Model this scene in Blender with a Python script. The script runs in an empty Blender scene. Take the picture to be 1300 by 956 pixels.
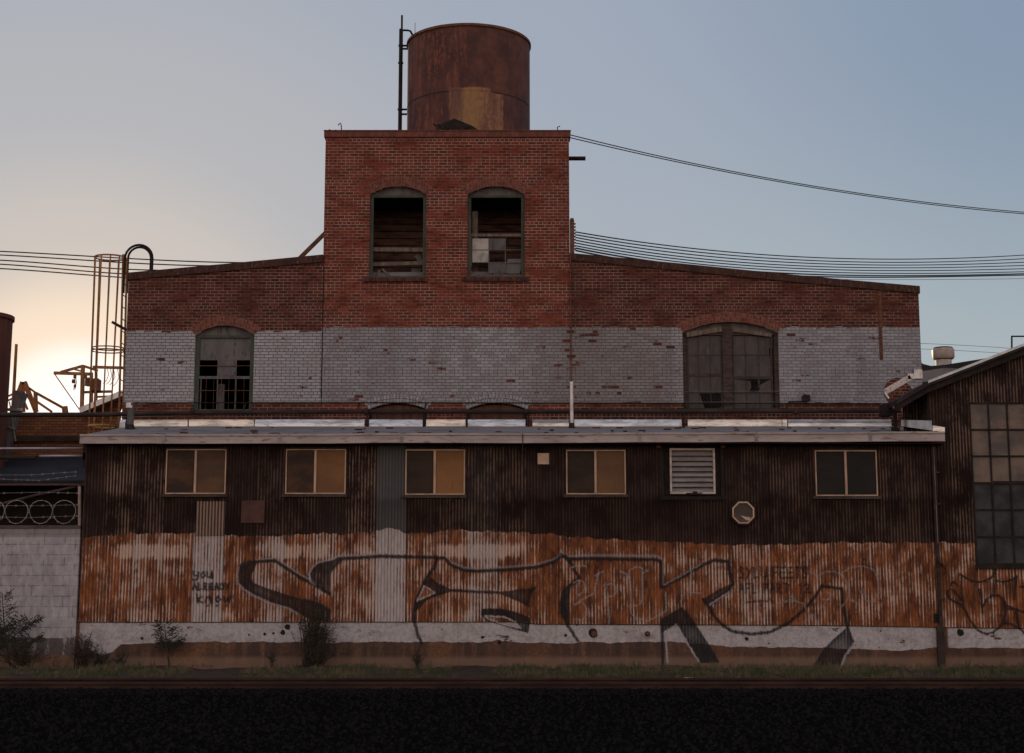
import bpy, bmesh, math, random
import numpy as np
from mathutils import Vector
random.seed(7); rng = np.random.default_rng(7)
C = bpy.context.scene.collection
S = bpy.context.scene
PI = math.pi

# ---------------------------------------------------------------- camera
F, CX, CY, H = 1990.0, 650.0, 433.0, 1.5
PITCH = math.atan(0.164)
cam = bpy.data.cameras.new('camera'); cam.sensor_width = 36; cam.lens = 36*F/1300
cam.shift_y = -(478-CY)/1300; cam.clip_end = 6000; cam.clip_start = 0.1
co = bpy.data.objects.new('camera', cam); C.objects.link(co)
co.location = (0, 0, H); co.rotation_euler = (PI/2+PITCH, 0, 0); S.camera = co
def P(px, py, Y):
    """the point of the vertical plane at distance Y that the photo shows at (px, py)"""
    x = (px-CX)/F; y = -(py-CY)/F
    dy = math.cos(PITCH)-y*math.sin(PITCH); dz = math.sin(PITCH)+y*math.cos(PITCH)
    t = Y/dy
    return Vector((t*x, Y, H+t*dz))
def zat(py, Y): return P(CX, py, Y).z
def xat(px, py, Y): return P(px, py, Y).x

# ---------------------------------------------------------------- sky, sun, exposure
SUN_EL, SUN_AZ = math.radians(5.5), math.radians(-15.5)
w = bpy.data.worlds.new('World'); S.world = w; w.use_nodes = True
nt = w.node_tree; bg = nt.nodes['Background']
sky = nt.nodes.new('ShaderNodeTexSky'); sky.sky_type = 'NISHITA'; sky.sun_disc = False
sky.sun_elevation = SUN_EL; sky.sun_rotation = SUN_AZ
sky.air_density = 1.0; sky.dust_density = 1.6; sky.ozone_density = 1.6; sky.altitude = 0
sd = Vector((math.sin(SUN_AZ)*math.cos(SUN_EL), math.cos(SUN_AZ)*math.cos(SUN_EL), math.sin(SUN_EL)))
def _wn(t, **kw):
    n = nt.nodes.new(t)
    for k_, v_ in kw.items(): setattr(n, k_, v_)
    return n
tc = _wn('ShaderNodeTexCoord'); nrm = _wn('ShaderNodeVectorMath', operation='NORMALIZE'); nt.links.new(tc.outputs['Generated'], nrm.inputs[0])
dt = _wn('ShaderNodeVectorMath', operation='DOT_PRODUCT'); nt.links.new(nrm.outputs[0], dt.inputs[0]); dt.inputs[1].default_value = sd
ac = _wn('ShaderNodeMath', operation='ARCCOSINE'); nt.links.new(dt.outputs['Value'], ac.inputs[0])
dv = _wn('ShaderNodeMath', operation='DIVIDE'); nt.links.new(ac.outputs[0], dv.inputs[0]); dv.inputs[1].default_value = math.radians(60)
def ramp(fac, stops):
    r = _wn('ShaderNodeValToRGB'); nt.links.new(fac, r.inputs[0]); e = r.color_ramp.elements
    while len(e) < len(stops): e.new(0.5)
    for el, (p_, c_) in zip(e, stops): el.position = p_; el.color = (*c_, 1)
    r.color_ramp.interpolation = 'B_SPLINE' if False else 'EASE'
    return r.outputs[0]
# dusk colours round the low sun (angle from it), then height above the horizon away from it
glow = ramp(dv.outputs[0], [(0.0, (1.3, 1.2, 1.15)), (2.6/60, (1.05, .97, .93)), (4.0/60, (.86, .71, .58)), (7.2/60, (.53, .50, .49)), (11.5/60, (.43, .445, .485)), (22/60, (.345, .395, .485)), (36/60, (.245, .32, .43)), (1.0, (.20, .26, .40))])
sx = _wn('ShaderNodeSeparateXYZ'); nt.links.new(nrm.outputs[0], sx.inputs[0])
low = _wn('ShaderNodeMapRange', interpolation_type='SMOOTHSTEP'); nt.links.new(sx.outputs[2], low.inputs[0]); low.inputs[1].default_value = .34; low.inputs[2].default_value = .06
away = _wn('ShaderNodeMapRange', interpolation_type='SMOOTHSTEP'); nt.links.new(dv.outputs[0], away.inputs[0]); away.inputs[1].default_value = 8/60; away.inputs[2].default_value = 26/60
mu = _wn('ShaderNodeMath', operation='MULTIPLY'); nt.links.new(low.outputs[0], mu.inputs[0]); nt.links.new(away.outputs[0], mu.inputs[1])
hz = _wn('ShaderNodeMix', data_type='RGBA'); nt.links.new(mu.outputs[0], hz.inputs[0]); nt.links.new(glow, hz.inputs[6]); hz.inputs[7].default_value = (.43, .49, .50, 1)
# the sky behind the viewer, pinkish opposite the sunset, brightened to fill the facade
bk = _wn('ShaderNodeMapRange', interpolation_type='SMOOTHSTEP'); nt.links.new(sx.outputs[1], bk.inputs[0]); bk.inputs[1].default_value = .35; bk.inputs[2].default_value = -.5
up_ = _wn('ShaderNodeMapRange', interpolation_type='SMOOTHSTEP'); nt.links.new(sx.outputs[2], up_.inputs[0]); up_.inputs[1].default_value = .0; up_.inputs[2].default_value = .7
bc = _wn('ShaderNodeMix', data_type='RGBA'); nt.links.new(up_.outputs[0], bc.inputs[0]); bc.inputs[6].default_value = (1.10, .83, .64, 1); bc.inputs[7].default_value = (.60, .60, .68, 1)
fin_ = _wn('ShaderNodeMix', data_type='RGBA'); nt.links.new(bk.outputs[0], fin_.inputs[0]); nt.links.new(hz.outputs[2], fin_.inputs[6]); nt.links.new(bc.outputs[2], fin_.inputs[7])
g1 = _wn('ShaderNodeMix', data_type='RGBA', blend_type='MULTIPLY'); g1.inputs[0].default_value = 1; g1.inputs[7].default_value = (8.3, 8.3, 8.3, 1); nt.links.new(fin_.outputs[2], g1.inputs[6])
mxs = _wn('ShaderNodeMix', data_type='RGBA'); mxs.inputs[0].default_value = .96; nt.links.new(sky.outputs[0], mxs.inputs[6]); nt.links.new(g1.outputs[2], mxs.inputs[7])
nt.links.new(mxs.outputs[2], bg.inputs['Color'])
bg.inputs['Strength'].default_value = 0.12
sl = bpy.data.lights.new('sun', 'SUN'); sl.energy = 3.5; sl.angle = math.radians(0.6); sl.color = (1, 0.62, 0.36)
so = bpy.data.objects.new('sun', sl); C.objects.link(so)
so.rotation_euler = sd.to_track_quat('Z', 'Y').to_euler(); so.location = (-20, 60, 30)
S.view_settings.view_transform = 'Standard'; S.view_settings.look = 'None'
S.view_settings.exposure = 0.0; S.view_settings.gamma = 1

# ---------------------------------------------------------------- material helpers
class Mat:
    def __init__(s, name, rough=0.8, metal=0.0, spec=0.3):
        s.m = bpy.data.materials.new(name); s.m.use_nodes = True; s.t = s.m.node_tree
        s.b = s.t.nodes['Principled BSDF']
        s.b.inputs['Roughness'].default_value = rough; s.b.inputs['Metallic'].default_value = metal
        s.b.inputs['Specular IOR Level'].default_value = spec
        g = s.n('ShaderNodeNewGeometry'); s.pos = g.outputs['Position']
        sp = s.n('ShaderNodeSeparateXYZ'); s.l(s.pos, sp.inputs[0]); s.x, s.y, s.z = sp.outputs
    def n(s, t): return s.t.nodes.new(t)
    def l(s, a, b):
        if hasattr(a, 'is_output'): s.t.links.new(a, b)
        else:
            if isinstance(a, (tuple, list)) and len(a) == 3 and b.type == 'RGBA': a = (*a, 1)
            b.default_value = a
    def mth(s, op, a, b=0.0, c=None, clamp=False):
        n = s.n('ShaderNodeMath'); n.operation = op; n.use_clamp = clamp
        s.l(a, n.inputs[0]); s.l(b, n.inputs[1])
        if c is not None: s.l(c, n.inputs[2])
        return n.outputs[0]
    def mix(s, f, a, b, mode='MIX'):
        n = s.n('ShaderNodeMix'); n.data_type = 'RGBA'; n.blend_type = mode
        s.l(f, n.inputs[0]); s.l(a, n.inputs[6]); s.l(b, n.inputs[7]); return n.outputs[2]
    def vec(s, x, y, z=0.0):
        n = s.n('ShaderNodeCombineXYZ'); s.l(x, n.inputs[0]); s.l(y, n.inputs[1]); s.l(z, n.inputs[2]); return n.outputs[0]
    def sc(s, ax, ay, az):
        return s.vec(s.mth('MULTIPLY', s.x, ax), s.mth('MULTIPLY', s.y, ay), s.mth('MULTIPLY', s.z, az))
    def noise(s, v, scale=1.0, detail=3.0, rough=0.55):
        n = s.n('ShaderNodeTexNoise'); s.l(v, n.inputs['Vector']); n.inputs['Scale'].default_value = scale
        n.inputs['Detail'].default_value = detail; n.inputs['Roughness'].default_value = rough; return n.outputs['Fac']
    def ss(s, v, a, b):
        n = s.n('ShaderNodeMapRange'); n.interpolation_type = 'SMOOTHSTEP'
        s.l(v, n.inputs[0]); s.l(a, n.inputs[1]); s.l(b, n.inputs[2]); return n.outputs[0]
    def attr(s, name):
        n = s.n('ShaderNodeAttribute'); n.attribute_name = name; return n.outputs['Fac']
    def col(s, c): s.l(c, s.b.inputs['Base Color']); return s
    def bump(s, h, dist=0.01, strength=0.6):
        n = s.n('ShaderNodeBump'); n.inputs['Distance'].default_value = dist; n.inputs['Strength'].default_value = strength
        s.l(h, n.inputs['Height']); s.t.links.new(n.outputs[0], s.b.inputs['Normal'])
def worn(name, a, b, rough=0.7, metal=0.0, scale=(3, 3, 3), lo=0.4, hi=0.65, spec=0.12, bump=0.0, c=None):
    """two-tone weathered material"""
    m = Mat(name, rough, metal, spec)
    n1 = m.noise(m.sc(*scale), 1, 5, 0.65)
    cc = m.mix(m.ss(n1, lo, hi), a, b)
    if c is not None:
        cc = m.mix(m.ss(m.noise(m.sc(*[k*3.1 for k in scale]), 1, 4), 0.56, 0.68), cc, c)
    m.col(cc)
    if bump: m.bump(m.noise(m.sc(*[k*6 for k in scale]), 1, 3), bump)
    return m.m

# ---------------------------------------------------------------- mesh helpers
def wloc(o):
    v = Vector((0, 0, 0))
    while o is not None: v += o.location; o = o.parent
    return v
def tag(o, label, cat, group=None):
    o['label'] = label; o['category'] = cat
    if group: o['group'] = group
    return o
def thing(name, label, cat, loc=(0, 0, 0), group=None):
    o = bpy.data.objects.new(name, None); C.objects.link(o); o.location = loc; o.empty_display_size = 0.2
    return tag(o, label, cat, group)
class MB:
    def __init__(s): s.v = []; s.f = []; s.a = {}
    def box(s, x0, x1, y0, y1, z0, z1):
        k = len(s.v)
        s.v += [(x0,y0,z0),(x1,y0,z0),(x1,y1,z0),(x0,y1,z0),(x0,y0,z1),(x1,y0,z1),(x1,y1,z1),(x0,y1,z1)]
        s.f += [(k,k+3,k+2,k+1),(k+4,k+5,k+6,k+7),(k,k+1,k+5,k+4),(k+1,k+2,k+6,k+5),(k+2,k+3,k+7,k+6),(k+3,k,k+4,k+7)]
        return s
    def prism(s, pts, y0, y1):
        """polygon given in x,z, from y0 to y1"""
        k = len(s.v); n = len(pts)
        s.v += [(p[0], y0, p[1]) for p in pts]+[(p[0], y1, p[1]) for p in pts]
        s.f += [tuple(range(k, k+n)), tuple(range(k+2*n-1, k+n-1, -1))]
        s.f += [(k+i, k+n+i, k+n+(i+1) % n, k+(i+1) % n) for i in range(n)]
        return s
    def bar(s, p, q, w, d=None):
        """square bar from p to q"""
        p, q = Vector(p), Vector(q); d = d or w; t = (q-p).normalized()
        u = t.cross(Vector((0, 1, 0)));
        if u.length < 1e-3: u = Vector((1, 0, 0))
        u.normalize(); v = t.cross(u); k = len(s.v)
        for c in (p, q):
            for a, b in ((-1,-1),(1,-1),(1,1),(-1,1)): s.v.append(tuple(c+u*a*w/2+v*b*d/2))
        s.f += [(k,k+1,k+2,k+3),(k+7,k+6,k+5,k+4)]+[(k+i, k+4+i, k+4+(i+1) % 4, k+(i+1) % 4) for i in range(4)]
        return s
    def tube(s, pts, r, n=8, cap=True, closed=False):
        pts = [Vector(p) for p in pts]; m = len(pts); k = len(s.v)
        rr = r if isinstance(r, (list, tuple)) else [r]*m
        for i, p in enumerate(pts):
            if closed: t = (pts[(i+1) % m]-pts[i-1]).normalized()
            else: t = (pts[min(i+1, m-1)]-pts[max(i-1, 0)]).normalized()
            ref = Vector((0, 1, 0)) if abs(t.y) < 0.9 else Vector((0, 0, 1))
            u = t.cross(ref).normalized(); v = t.cross(u)
            for j in range(n):
                a = 2*PI*j/n; s.v.append(tuple(p+(u*math.cos(a)+v*math.sin(a))*rr[i]))
        for i in range(m if closed else m-1):
            for j in range(n):
                i2 = (i+1) % m
                s.f.append((k+i*n+j, k+i*n+(j+1) % n, k+i2*n+(j+1) % n, k+i2*n+j))
        if cap and not closed:
            s.f += [tuple(k+j for j in range(n))[::-1], tuple(k+(m-1)*n+j for j in range(n))]
        return s
    def lathe(s, cx, cy, prof, n=32):
        k = len(s.v)
        for r, z in prof:
            for j in range(n): s.v.append((cx+r*math.cos(2*PI*j/n), cy+r*math.sin(2*PI*j/n), z))
        for i in range(len(prof)-1):
            for j in range(n): s.f.append((k+i*n+j, k+i*n+(j+1) % n, k+(i+1)*n+(j+1) % n, k+(i+1)*n+j))
        return s
    def build(s, name, mat, parent=None, smooth=False, bevel=0.0, attrs=None):
        off = wloc(parent) if parent is not None else Vector((0, 0, 0))
        me = bpy.data.meshes.new(name); me.from_pydata([(v[0]-off.x, v[1]-off.y, v[2]-off.z) for v in s.v], [], s.f)
        if not attrs:
            bm = bmesh.new(); bm.from_mesh(me); bmesh.ops.recalc_face_normals(bm, faces=bm.faces)
            if bevel: bmesh.ops.bevel(bm, geom=bm.edges[:], offset=bevel, segments=1, affect='EDGES', clamp_overlap=True)
            bm.to_mesh(me); bm.free()
        else:
            for k, arr in attrs.items():
                at = me.attributes.new(k, 'FLOAT', 'POINT'); at.data.foreach_set('value', np.asarray(arr, dtype=np.float32))
        if smooth:
            me.polygons.foreach_set('use_smooth', [True]*len(me.polygons))
        me.materials.append(mat)
        o = bpy.data.objects.new(name, me); C.objects.link(o)
        if parent is not None: o.parent = parent
        return o
def smooth_by_angle(o, deg=40):
    bm = bmesh.new(); bm.from_mesh(o.data)
    for e in bm.edges:
        if len(e.link_faces) == 2 and e.calc_face_angle(0) > math.radians(deg): e.smooth = False
    for f in bm.faces: f.smooth = True
    bm.to_mesh(o.data); bm.free(); return o
def slab(name, outer, holes, y0, thick, mat, parent):
    """wall with openings: outlines in x,z, extruded from y0 back by thick"""
    cu = bpy.data.curves.new(name, 'CURVE'); cu.dimensions = '2D'; cu.fill_mode = 'BOTH'; cu.extrude = thick/2
    for ring in [outer]+holes:
        sp = cu.splines.new('POLY'); sp.points.add(len(ring)-1); sp.use_cyclic_u = True
        for p, (x, z) in zip(sp.points, ring): p.co = (x, z, 0, 1)
    to = bpy.data.objects.new('tmp', cu); C.objects.link(to)
    dg = bpy.context.evaluated_depsgraph_get(); me = bpy.data.meshes.new_from_object(to.evaluated_get(dg))
    bpy.data.objects.remove(to); bpy.data.curves.remove(cu)
    off = wloc(parent)
    for v in me.vertices:
        x, z, e = v.co; v.co = (x-off.x, y0+thick/2-e-off.y, z-off.z)
    bm = bmesh.new(); bm.from_mesh(me); bmesh.ops.remove_doubles(bm, verts=bm.verts, dist=1e-4)
    bmesh.ops.recalc_face_normals(bm, faces=bm.faces); bm.to_mesh(me); bm.free()
    me.name = name; me.materials.clear(); me.materials.append(mat)
    o = bpy.data.objects.new(name, me); C.objects.link(o); o.parent = parent; return o
def kind(o, k='structure'): o['kind'] = k; return o

# ---------------------------------------------------------------- the planes of the place
YS = 34.0      # front of the corrugated sheds
YB = 38.0      # front of the brick building
PIT = 0.068    # pitch of the corrugation
Z_PAINT_LO = zat(511.5, YB)
XT0, XT1 = xat(411, 300, YB), xat(723, 300, YB)

# ---------------------------------------------------------------- materials
def brick_mat():
    m = Mat('brick_masonry', 0.9, 0, 0.04)
    br = m.n('ShaderNodeTexBrick'); m.l(m.vec(m.mth('ADD', m.x, 0.03), m.z, 0.0), br.inputs['Vector'])
    for k, v in (('Scale', 1.0), ('Mortar Size', 0.0085), ('Mortar Smooth', 0.15), ('Bias', 0.0), ('Brick Width', 0.212), ('Row Height', 0.0762)):
        br.inputs[k].default_value = v
    br.offset = 0.5; br.squash = 0.5; br.squash_frequency = 7
    br.inputs['Color1'].default_value = (0, 0, 0, 1); br.inputs['Color2'].default_value = (1, 1, 1, 1); br.inputs['Mortar'].default_value = (0.5, 0.5, 0.5, 1)
    rnd, mor = br.outputs['Color'], br.outputs['Fac']
    big = m.noise(m.sc(0.45, 0.45, 0.45), 1, 4); mid = m.noise(m.sc(2.2, 2, 1.6), 1, 4); fin = m.noise(m.sc(26, 26, 26), 1, 3)
    streak = m.noise(m.sc(1.6, 1, 0.22), 1, 4)
    tower = m.mth('MULTIPLY', m.ss(m.x, XT0-0.02, XT0+0.02), m.ss(m.x, XT1+0.02, XT1-0.02))
    # bare brick
    a = m.mix(rnd, (0.10, 0.026, 0.018), (0.27, 0.060, 0.036))
    a = m.mix(m.mth('MULTIPLY', m.ss(mid, 0.4, 0.7), .3), a, (0.19, 0.040, 0.027))
    b = m.mix(rnd, (0.050, 0.016, 0.013), (0.155, 0.042, 0.028))
    bare = m.mix(tower, b, a)
    soot = m.mth('MULTIPLY', m.ss(streak, 0.5, 0.72), m.mth('SUBTRACT', 0.50, m.mth('MULTIPLY', tower, 0.42)))
    bare = m.mix(soot, bare, (0.045, 0.028, 0.026))
    bare = m.mix(m.mth('MULTIPLY', m.ss(rnd, 0.86, 0.95), 0.6), bare, (0.05, 0.026, 0.024))
    mcol = m.mix(m.mth('MULTIPLY', tower, 0.5), (0.34, 0.22, 0.17), (0.56, 0.40, 0.33))
    mo = m.mth('MULTIPLY', mor, m.ss(m.noise(m.sc(1.3, 1, 2.6), 1, 3), 0.30, 0.62))
    bare = m.mix(m.mth('MULTIPLY', mo, m.mth('SUBTRACT', 0.95, soot)), bare, mcol)
    # grey paint
    p = m.mix(m.ss(big, 0.35, 0.65), (0.36, 0.365, 0.395), (0.48, 0.48, 0.505))
    p = m.mix(m.mth('MULTIPLY', m.ss(rnd, 0.3, 0.9), .8), p, (0.30, 0.295, 0.315))
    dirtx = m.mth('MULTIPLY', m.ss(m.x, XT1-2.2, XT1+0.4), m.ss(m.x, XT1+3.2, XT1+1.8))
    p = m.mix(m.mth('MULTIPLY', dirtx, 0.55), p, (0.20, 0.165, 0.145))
    p = m.mix(m.mth('MULTIPLY', m.ss(streak, 0.5, 0.75), 0.4), p, (0.17, 0.15, 0.145))
    p = m.mix(m.mth('MULTIPLY', m.ss(fin, 0.45, 0.7), 0.45), p, (0.19, 0.17, 0.18)); p = m.mix(m.mth('MULTIPLY', m.ss(mid, 0.45, 0.62), 0.25), p, (0.20, 0.18, 0.185))
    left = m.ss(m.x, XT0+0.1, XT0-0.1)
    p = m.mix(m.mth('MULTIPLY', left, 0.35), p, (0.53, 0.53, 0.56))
    right = m.ss(m.x, XT1+4.4, XT1+4.6)
    mk = m.mth('SUBTRACT', m.mth('ADD', 0.70, m.mth('MULTIPLY', left, 0.05)), m.mth('MULTIPLY', right, 0.15))
    p = m.mix(m.mth('MULTIPLY', mor, mk), p, m.mix(m.ss(mid, .45, .6), (0.07, 0.045, 0.04), (0.13, 0.055, 0.042)))
    chip = m.mth('ADD', m.mth('MULTIPLY', rnd, 0.5), m.mth('MULTIPLY', m.noise(m.sc(1.1, 1, 2.0), 1, 5, 0.7), 0.75))
    painted = m.mth('SUBTRACT', 1.0, m.ss(m.mth('ADD', chip, m.mth('MULTIPLY', dirtx, .03)), 0.885, 0.915))
    zt = m.mth('ADD', m.z, m.mth('MULTIPLY', m.mth('ADD', m.mth('SUBTRACT', m.noise(m.sc(3, 3, 3), 1, 3), 0.5), m.mth('MULTIPLY', m.mth('SUBTRACT', rnd, .5), .9)), 0.05))
    # top edge of the paint: a little lower left of the tower
    z_l, z_t = zat(420.5, YB), zat(415.5, YB)
    edge = m.mth('SUBTRACT', z_t, m.mth('MULTIPLY', m.ss(m.x, XT0+0.01, XT0-0.01), z_t-z_l))
    inp = m.mth('MULTIPLY', m.mth('LESS_THAN', zt, edge), m.mth('GREATER_THAN', m.mth('ADD', m.z, m.mth('MULTIPLY', m.mth('SUBTRACT', zt, m.z), 1.0)), Z_PAINT_LO))
    # lost patch near the right end
    px, pz = P(1140, 498, YB).x, P(1140, 498, YB).z
    d = m.mth('SQRT', m.mth('ADD', m.mth('POWER', m.mth('SUBTRACT', m.x, px), 2), m.mth('POWER', m.mth('SUBTRACT', m.z, pz), 2)))
    patch = m.ss(m.mth('ADD', d, m.mth('MULTIPLY', mid, 0.35)), 0.5, 0.53)
    # the rust run below the iron strap
    rx = P(1118, 430, YB).x
    run = m.mth('MULTIPLY', m.ss(m.mth('ABSOLUTE', m.mth('SUBTRACT', m.x, rx)), 0.06, 0.03), m.mth('GREATER_THAN', m.z, zat(457, YB)))
    f = m.mth('MULTIPLY', m.mth('MULTIPLY', inp, painted), m.mth('MULTIPLY', patch, m.mth('SUBTRACT', 1, run)))
    c = m.mix(f, bare, p)
    c = m.mix(m.mth('MULTIPLY', run, 0.6), c, (0.12, 0.05, 0.035))
    c = m.mix(m.mth('MULTIPLY', fin, 0.3), c, (0.10, 0.06, 0.05))
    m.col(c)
    h = m.mth('ADD', m.mth('MULTIPLY', mor, -1.0), m.mth('MULTIPLY', fin, 0.5)); m.bump(h, 0.012, 0.9)
    return m.m
M = {}
M['brick'] = brick_mat()

zs_c = lambda py: zat(py, YS)
def corr_mat():
    m = Mat('corrugated_rust_iron', 0.8, 0, 0.08)
    bd, gy, tn, lt, sm = (m.attr(k) for k in ('bound', 'grey', 'tone', 'light', 'seam'))
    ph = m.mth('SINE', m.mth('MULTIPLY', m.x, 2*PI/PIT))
    big = m.noise(m.sc(1.9, 1, 1.6), 1, 5, 0.68); st = m.noise(m.sc(11, 1, 0.55), 1, 5, 0.65); st2 = m.noise(m.sc(34, 1, 1.1), 1, 4, 0.7)
    fin = m.noise(m.sc(30, 30, 4.5), 1, 4, 0.7)
    v = m.mth('ADD', m.mth('SUBTRACT', m.mth('MULTIPLY', big, 1.25), 0.35), m.mth('MULTIPLY', st, 0.55))
    v = m.mth('ADD', v, m.mth('MULTIPLY', m.mth('SUBTRACT', st2, 0.5), 1.05))
    v = m.mth('ADD', v, m.mth('MULTIPLY', ph, -0.12))
    zb0, zb1 = zs_c(709), zs_c(692)
    band = m.mth('MULTIPLY', m.mth('MULTIPLY', m.ss(m.z, zb0-.05, zb0+.08), m.ss(m.z, zb1+.06, zb1-.06)), m.mth('MULTIPLY', m.ss(m.noise(m.sc(.9, 1, .5), 1, 3), .42, .56), m.ss(m.x, 1.6, .6)))
    v = m.mth('SUBTRACT', v, m.mth('ADD', m.mth('MULTIPLY', band, .28), m.mth('MULTIPLY', gy, 0.38)))
    rf = m.ss(v, 0.20, 0.46)
    rust = m.mix(m.ss(m.noise(m.sc(5, 5, 1.6), 1, 5, 0.7), 0.36, 0.64), (0.085, 0.028, 0.015), (0.36, 0.125, 0.048))
    rust = m.mix(m.mth('MULTIPLY', m.ss(fin, 0.42, 0.75), 0.5), rust, (0.09, 0.030, 0.016))
    gcol = m.mix(m.ss(fin, 0.3, 0.8), (0.56, 0.50, 0.49), (0.36, 0.28, 0.255))
    pat = m.ss(m.noise(m.sc(5, 1, 1.3), 1, 5, 0.75), 0.49, 0.60)
    gcol = m.mix(m.mth('MULTIPLY', m.ss(gy, .7, .15), .85), gcol, (0.60, 0.41, 0.31))
    rust = m.mix(m.mth('MULTIPLY', pat, .45), rust, (0.11, 0.036, 0.018))
    low = m.mix(rf, gcol, rust)
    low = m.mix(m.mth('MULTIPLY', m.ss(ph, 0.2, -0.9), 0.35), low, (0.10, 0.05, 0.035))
    # dark upper coat
    dk = m.mix(m.ss(big, 0.3, 0.7), (0.024, 0.014, 0.013), (0.042, 0.024, 0.021))
    dk = m.mix(m.mth('MULTIPLY', tn, 0.75), dk, (0.115, 0.115, 0.118))
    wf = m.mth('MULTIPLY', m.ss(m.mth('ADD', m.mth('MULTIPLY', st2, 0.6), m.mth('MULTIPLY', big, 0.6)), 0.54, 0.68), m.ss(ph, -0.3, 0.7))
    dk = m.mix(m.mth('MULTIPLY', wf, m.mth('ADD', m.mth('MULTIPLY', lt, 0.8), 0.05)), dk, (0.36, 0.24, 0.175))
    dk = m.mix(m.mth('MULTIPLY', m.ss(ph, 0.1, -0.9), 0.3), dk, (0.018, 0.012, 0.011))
    e = m.mth('ADD', bd, m.mth('MULTIPLY', m.mth('SUBTRACT', m.noise(m.sc(16, 1, 3), 1, 5, .7), 0.5), 0.12))
    up = m.mth('GREATER_THAN', m.z, e)
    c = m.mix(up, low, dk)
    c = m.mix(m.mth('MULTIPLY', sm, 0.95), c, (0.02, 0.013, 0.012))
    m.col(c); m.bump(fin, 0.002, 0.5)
    return m.m
M['corr'] = corr_mat()

def footing_mat():
    m = Mat('painted_concrete', 0.9, 0, 0.2)
    lo, xl = m.attr('line'), m.attr('cover')
    st = m.noise(m.sc(5, 1, 0.5), 1, 5, 0.65); big = m.noise(m.sc(0.9, 1, 1.6), 1, 5, 0.65); fin = m.noise(m.sc(14, 14, 14), 1, 5, 0.7)
    hz = m.noise(m.sc(0.7, 1, 9), 1, 3)
    paint = m.mix(m.ss(fin, 0.35, 0.75), (0.48, 0.45, 0.455), (0.32, 0.28, 0.28))
    paint = m.mix(m.mth('MULTIPLY', m.ss(st, 0.52, 0.7), 0.35), paint, (0.23, 0.13, 0.08))
    base = m.mix(m.ss(big, 0.38, 0.62), (0.10, 0.05, 0.036), (0.20, 0.105, 0.066))
    base = m.mix(m.mth('MULTIPLY', m.ss(m.mth('ADD', m.mth('MULTIPLY', st, .5), m.mth('MULTIPLY', big, .5)), 0.44, 0.56), 0.8), base, (0.045, 0.03, 0.026))
    base = m.mix(m.mth('MULTIPLY', m.ss(hz, 0.5, 0.65), 0.4), base, (0.09, 0.06, 0.05))
    base = m.mix(m.mth('MULTIPLY', m.ss(m.noise(m.sc(0.5, 1, 0.3), 1, 2), 0.52, 0.64), 0.5), base, (0.26, 0.115, 0.05))
    base = m.mix(m.mth('MULTIPLY', m.ss(fin, .42, .6), .5), base, (0.06, 0.036, 0.03)); sand = m.ss(m.z, 0.32, 0.2); base = m.mix(m.mth('MULTIPLY', sand, 0.5), base, (0.26, 0.165, 0.12))
    e = m.mth('ADD', lo, m.mth('MULTIPLY', m.mth('SUBTRACT', m.noise(m.sc(2.5, 1, 2.5), 1, 5, 0.6), 0.5), 0.13))
    f = m.mth('MULTIPLY', m.mth('GREATER_THAN', m.z, e), xl)
    chips = m.ss(m.noise(m.sc(1.1, 1, 2.6), 1.0, 6, 0.75), 0.61, 0.625)
    paint = m.mix(m.mth('MULTIPLY', m.ss(m.noise(m.sc(2.2, 1, 4), 1, 5, .7), .48, .64), .45), paint, (0.22, .17, .16))
    f = m.mth('MULTIPLY', f, m.mth('SUBTRACT', 1, chips))
    m.col(m.mix(f, base, paint)); m.bump(fin, 0.01, 0.5); return m.m
M['foot'] = footing_mat()
M['fascia'] = worn('painted_metal_fascia', (0.45, 0.37, 0.35), (0.34, 0.28, 0.265), 0.5, 0, (1.1, 1, 5), c=(0.25, 0.17, 0.14))
M['flash'] = worn('galvanised_flashing', (0.66, 0.64, 0.63), (0.36, 0.34, 0.33), 0.30, 1.0, (1.6, 2, 9), spec=0.5, c=(0.30, 0.26, 0.25))
M['galv'] = worn('galvanised_pipe', (0.55, 0.54, 0.55), (0.36, 0.35, 0.36), 0.35, 0.8, (6, 6, 3))
M['roof'] = worn('grey_roofing_felt', (0.21, 0.20, 0.205), (0.15, 0.14, 0.145), 0.9, 0, (1, 1, 1), bump=0.004, c=(0.17, 0.12, 0.11))
M['black'] = worn('black_iron', (0.018, 0.014, 0.013), (0.035, 0.024, 0.02), 0.7, 0, (5, 5, 5))
M['pipe'] = worn('dark_tarred_pipe', (0.028, 0.022, 0.02), (0.055, 0.038, 0.032), 0.6, 0, (2, 2, 8))
M['dark'] = worn('dark_interior', (0.02, 0.016, 0.014), (0.035, 0.028, 0.024), 0.95, 0, (1, 1, 1))
M['wood'] = worn('weathered_wood', (0.13, 0.09, 0.07), (0.21, 0.16, 0.13), 0.9, 0, (9, 3, 2), c=(0.07, 0.05, 0.04))
M['darkwood'] = worn('dark_wood_trim', (0.05, 0.036, 0.032), (0.085, 0.06, 0.05), 0.85, 0, (3, 3, 12), c=(0.12, 0.08, 0.06))
M['green'] = worn('old_green_paint', (0.085, 0.098, 0.078), (0.055, 0.066, 0.05), 0.8, 0, (6, 6, 1.5), c=(0.12, 0.085, 0.06))
M['greywood'] = worn('grey_board', (0.155, 0.145, 0.14), (0.11, 0.10, 0.098), 0.85, 0, (3, 3, 1.2), c=(0.09, 0.07, 0.062))
M['wired'] = worn('dirty_wired_glass', (0.105, 0.088, 0.083), (0.065, 0.056, 0.055), 0.35, 0, (2.5, 1, 0.9), c=(0.13, 0.11, 0.095), spec=0.12)
M['glasspale'] = worn('lit_white_pane', (0.42, 0.37, 0.33), (0.20, 0.19, 0.185), 0.35, 0, (4, 1, 3), spec=0.5)  # whiteness of the lit panes is put into the base colour
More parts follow.
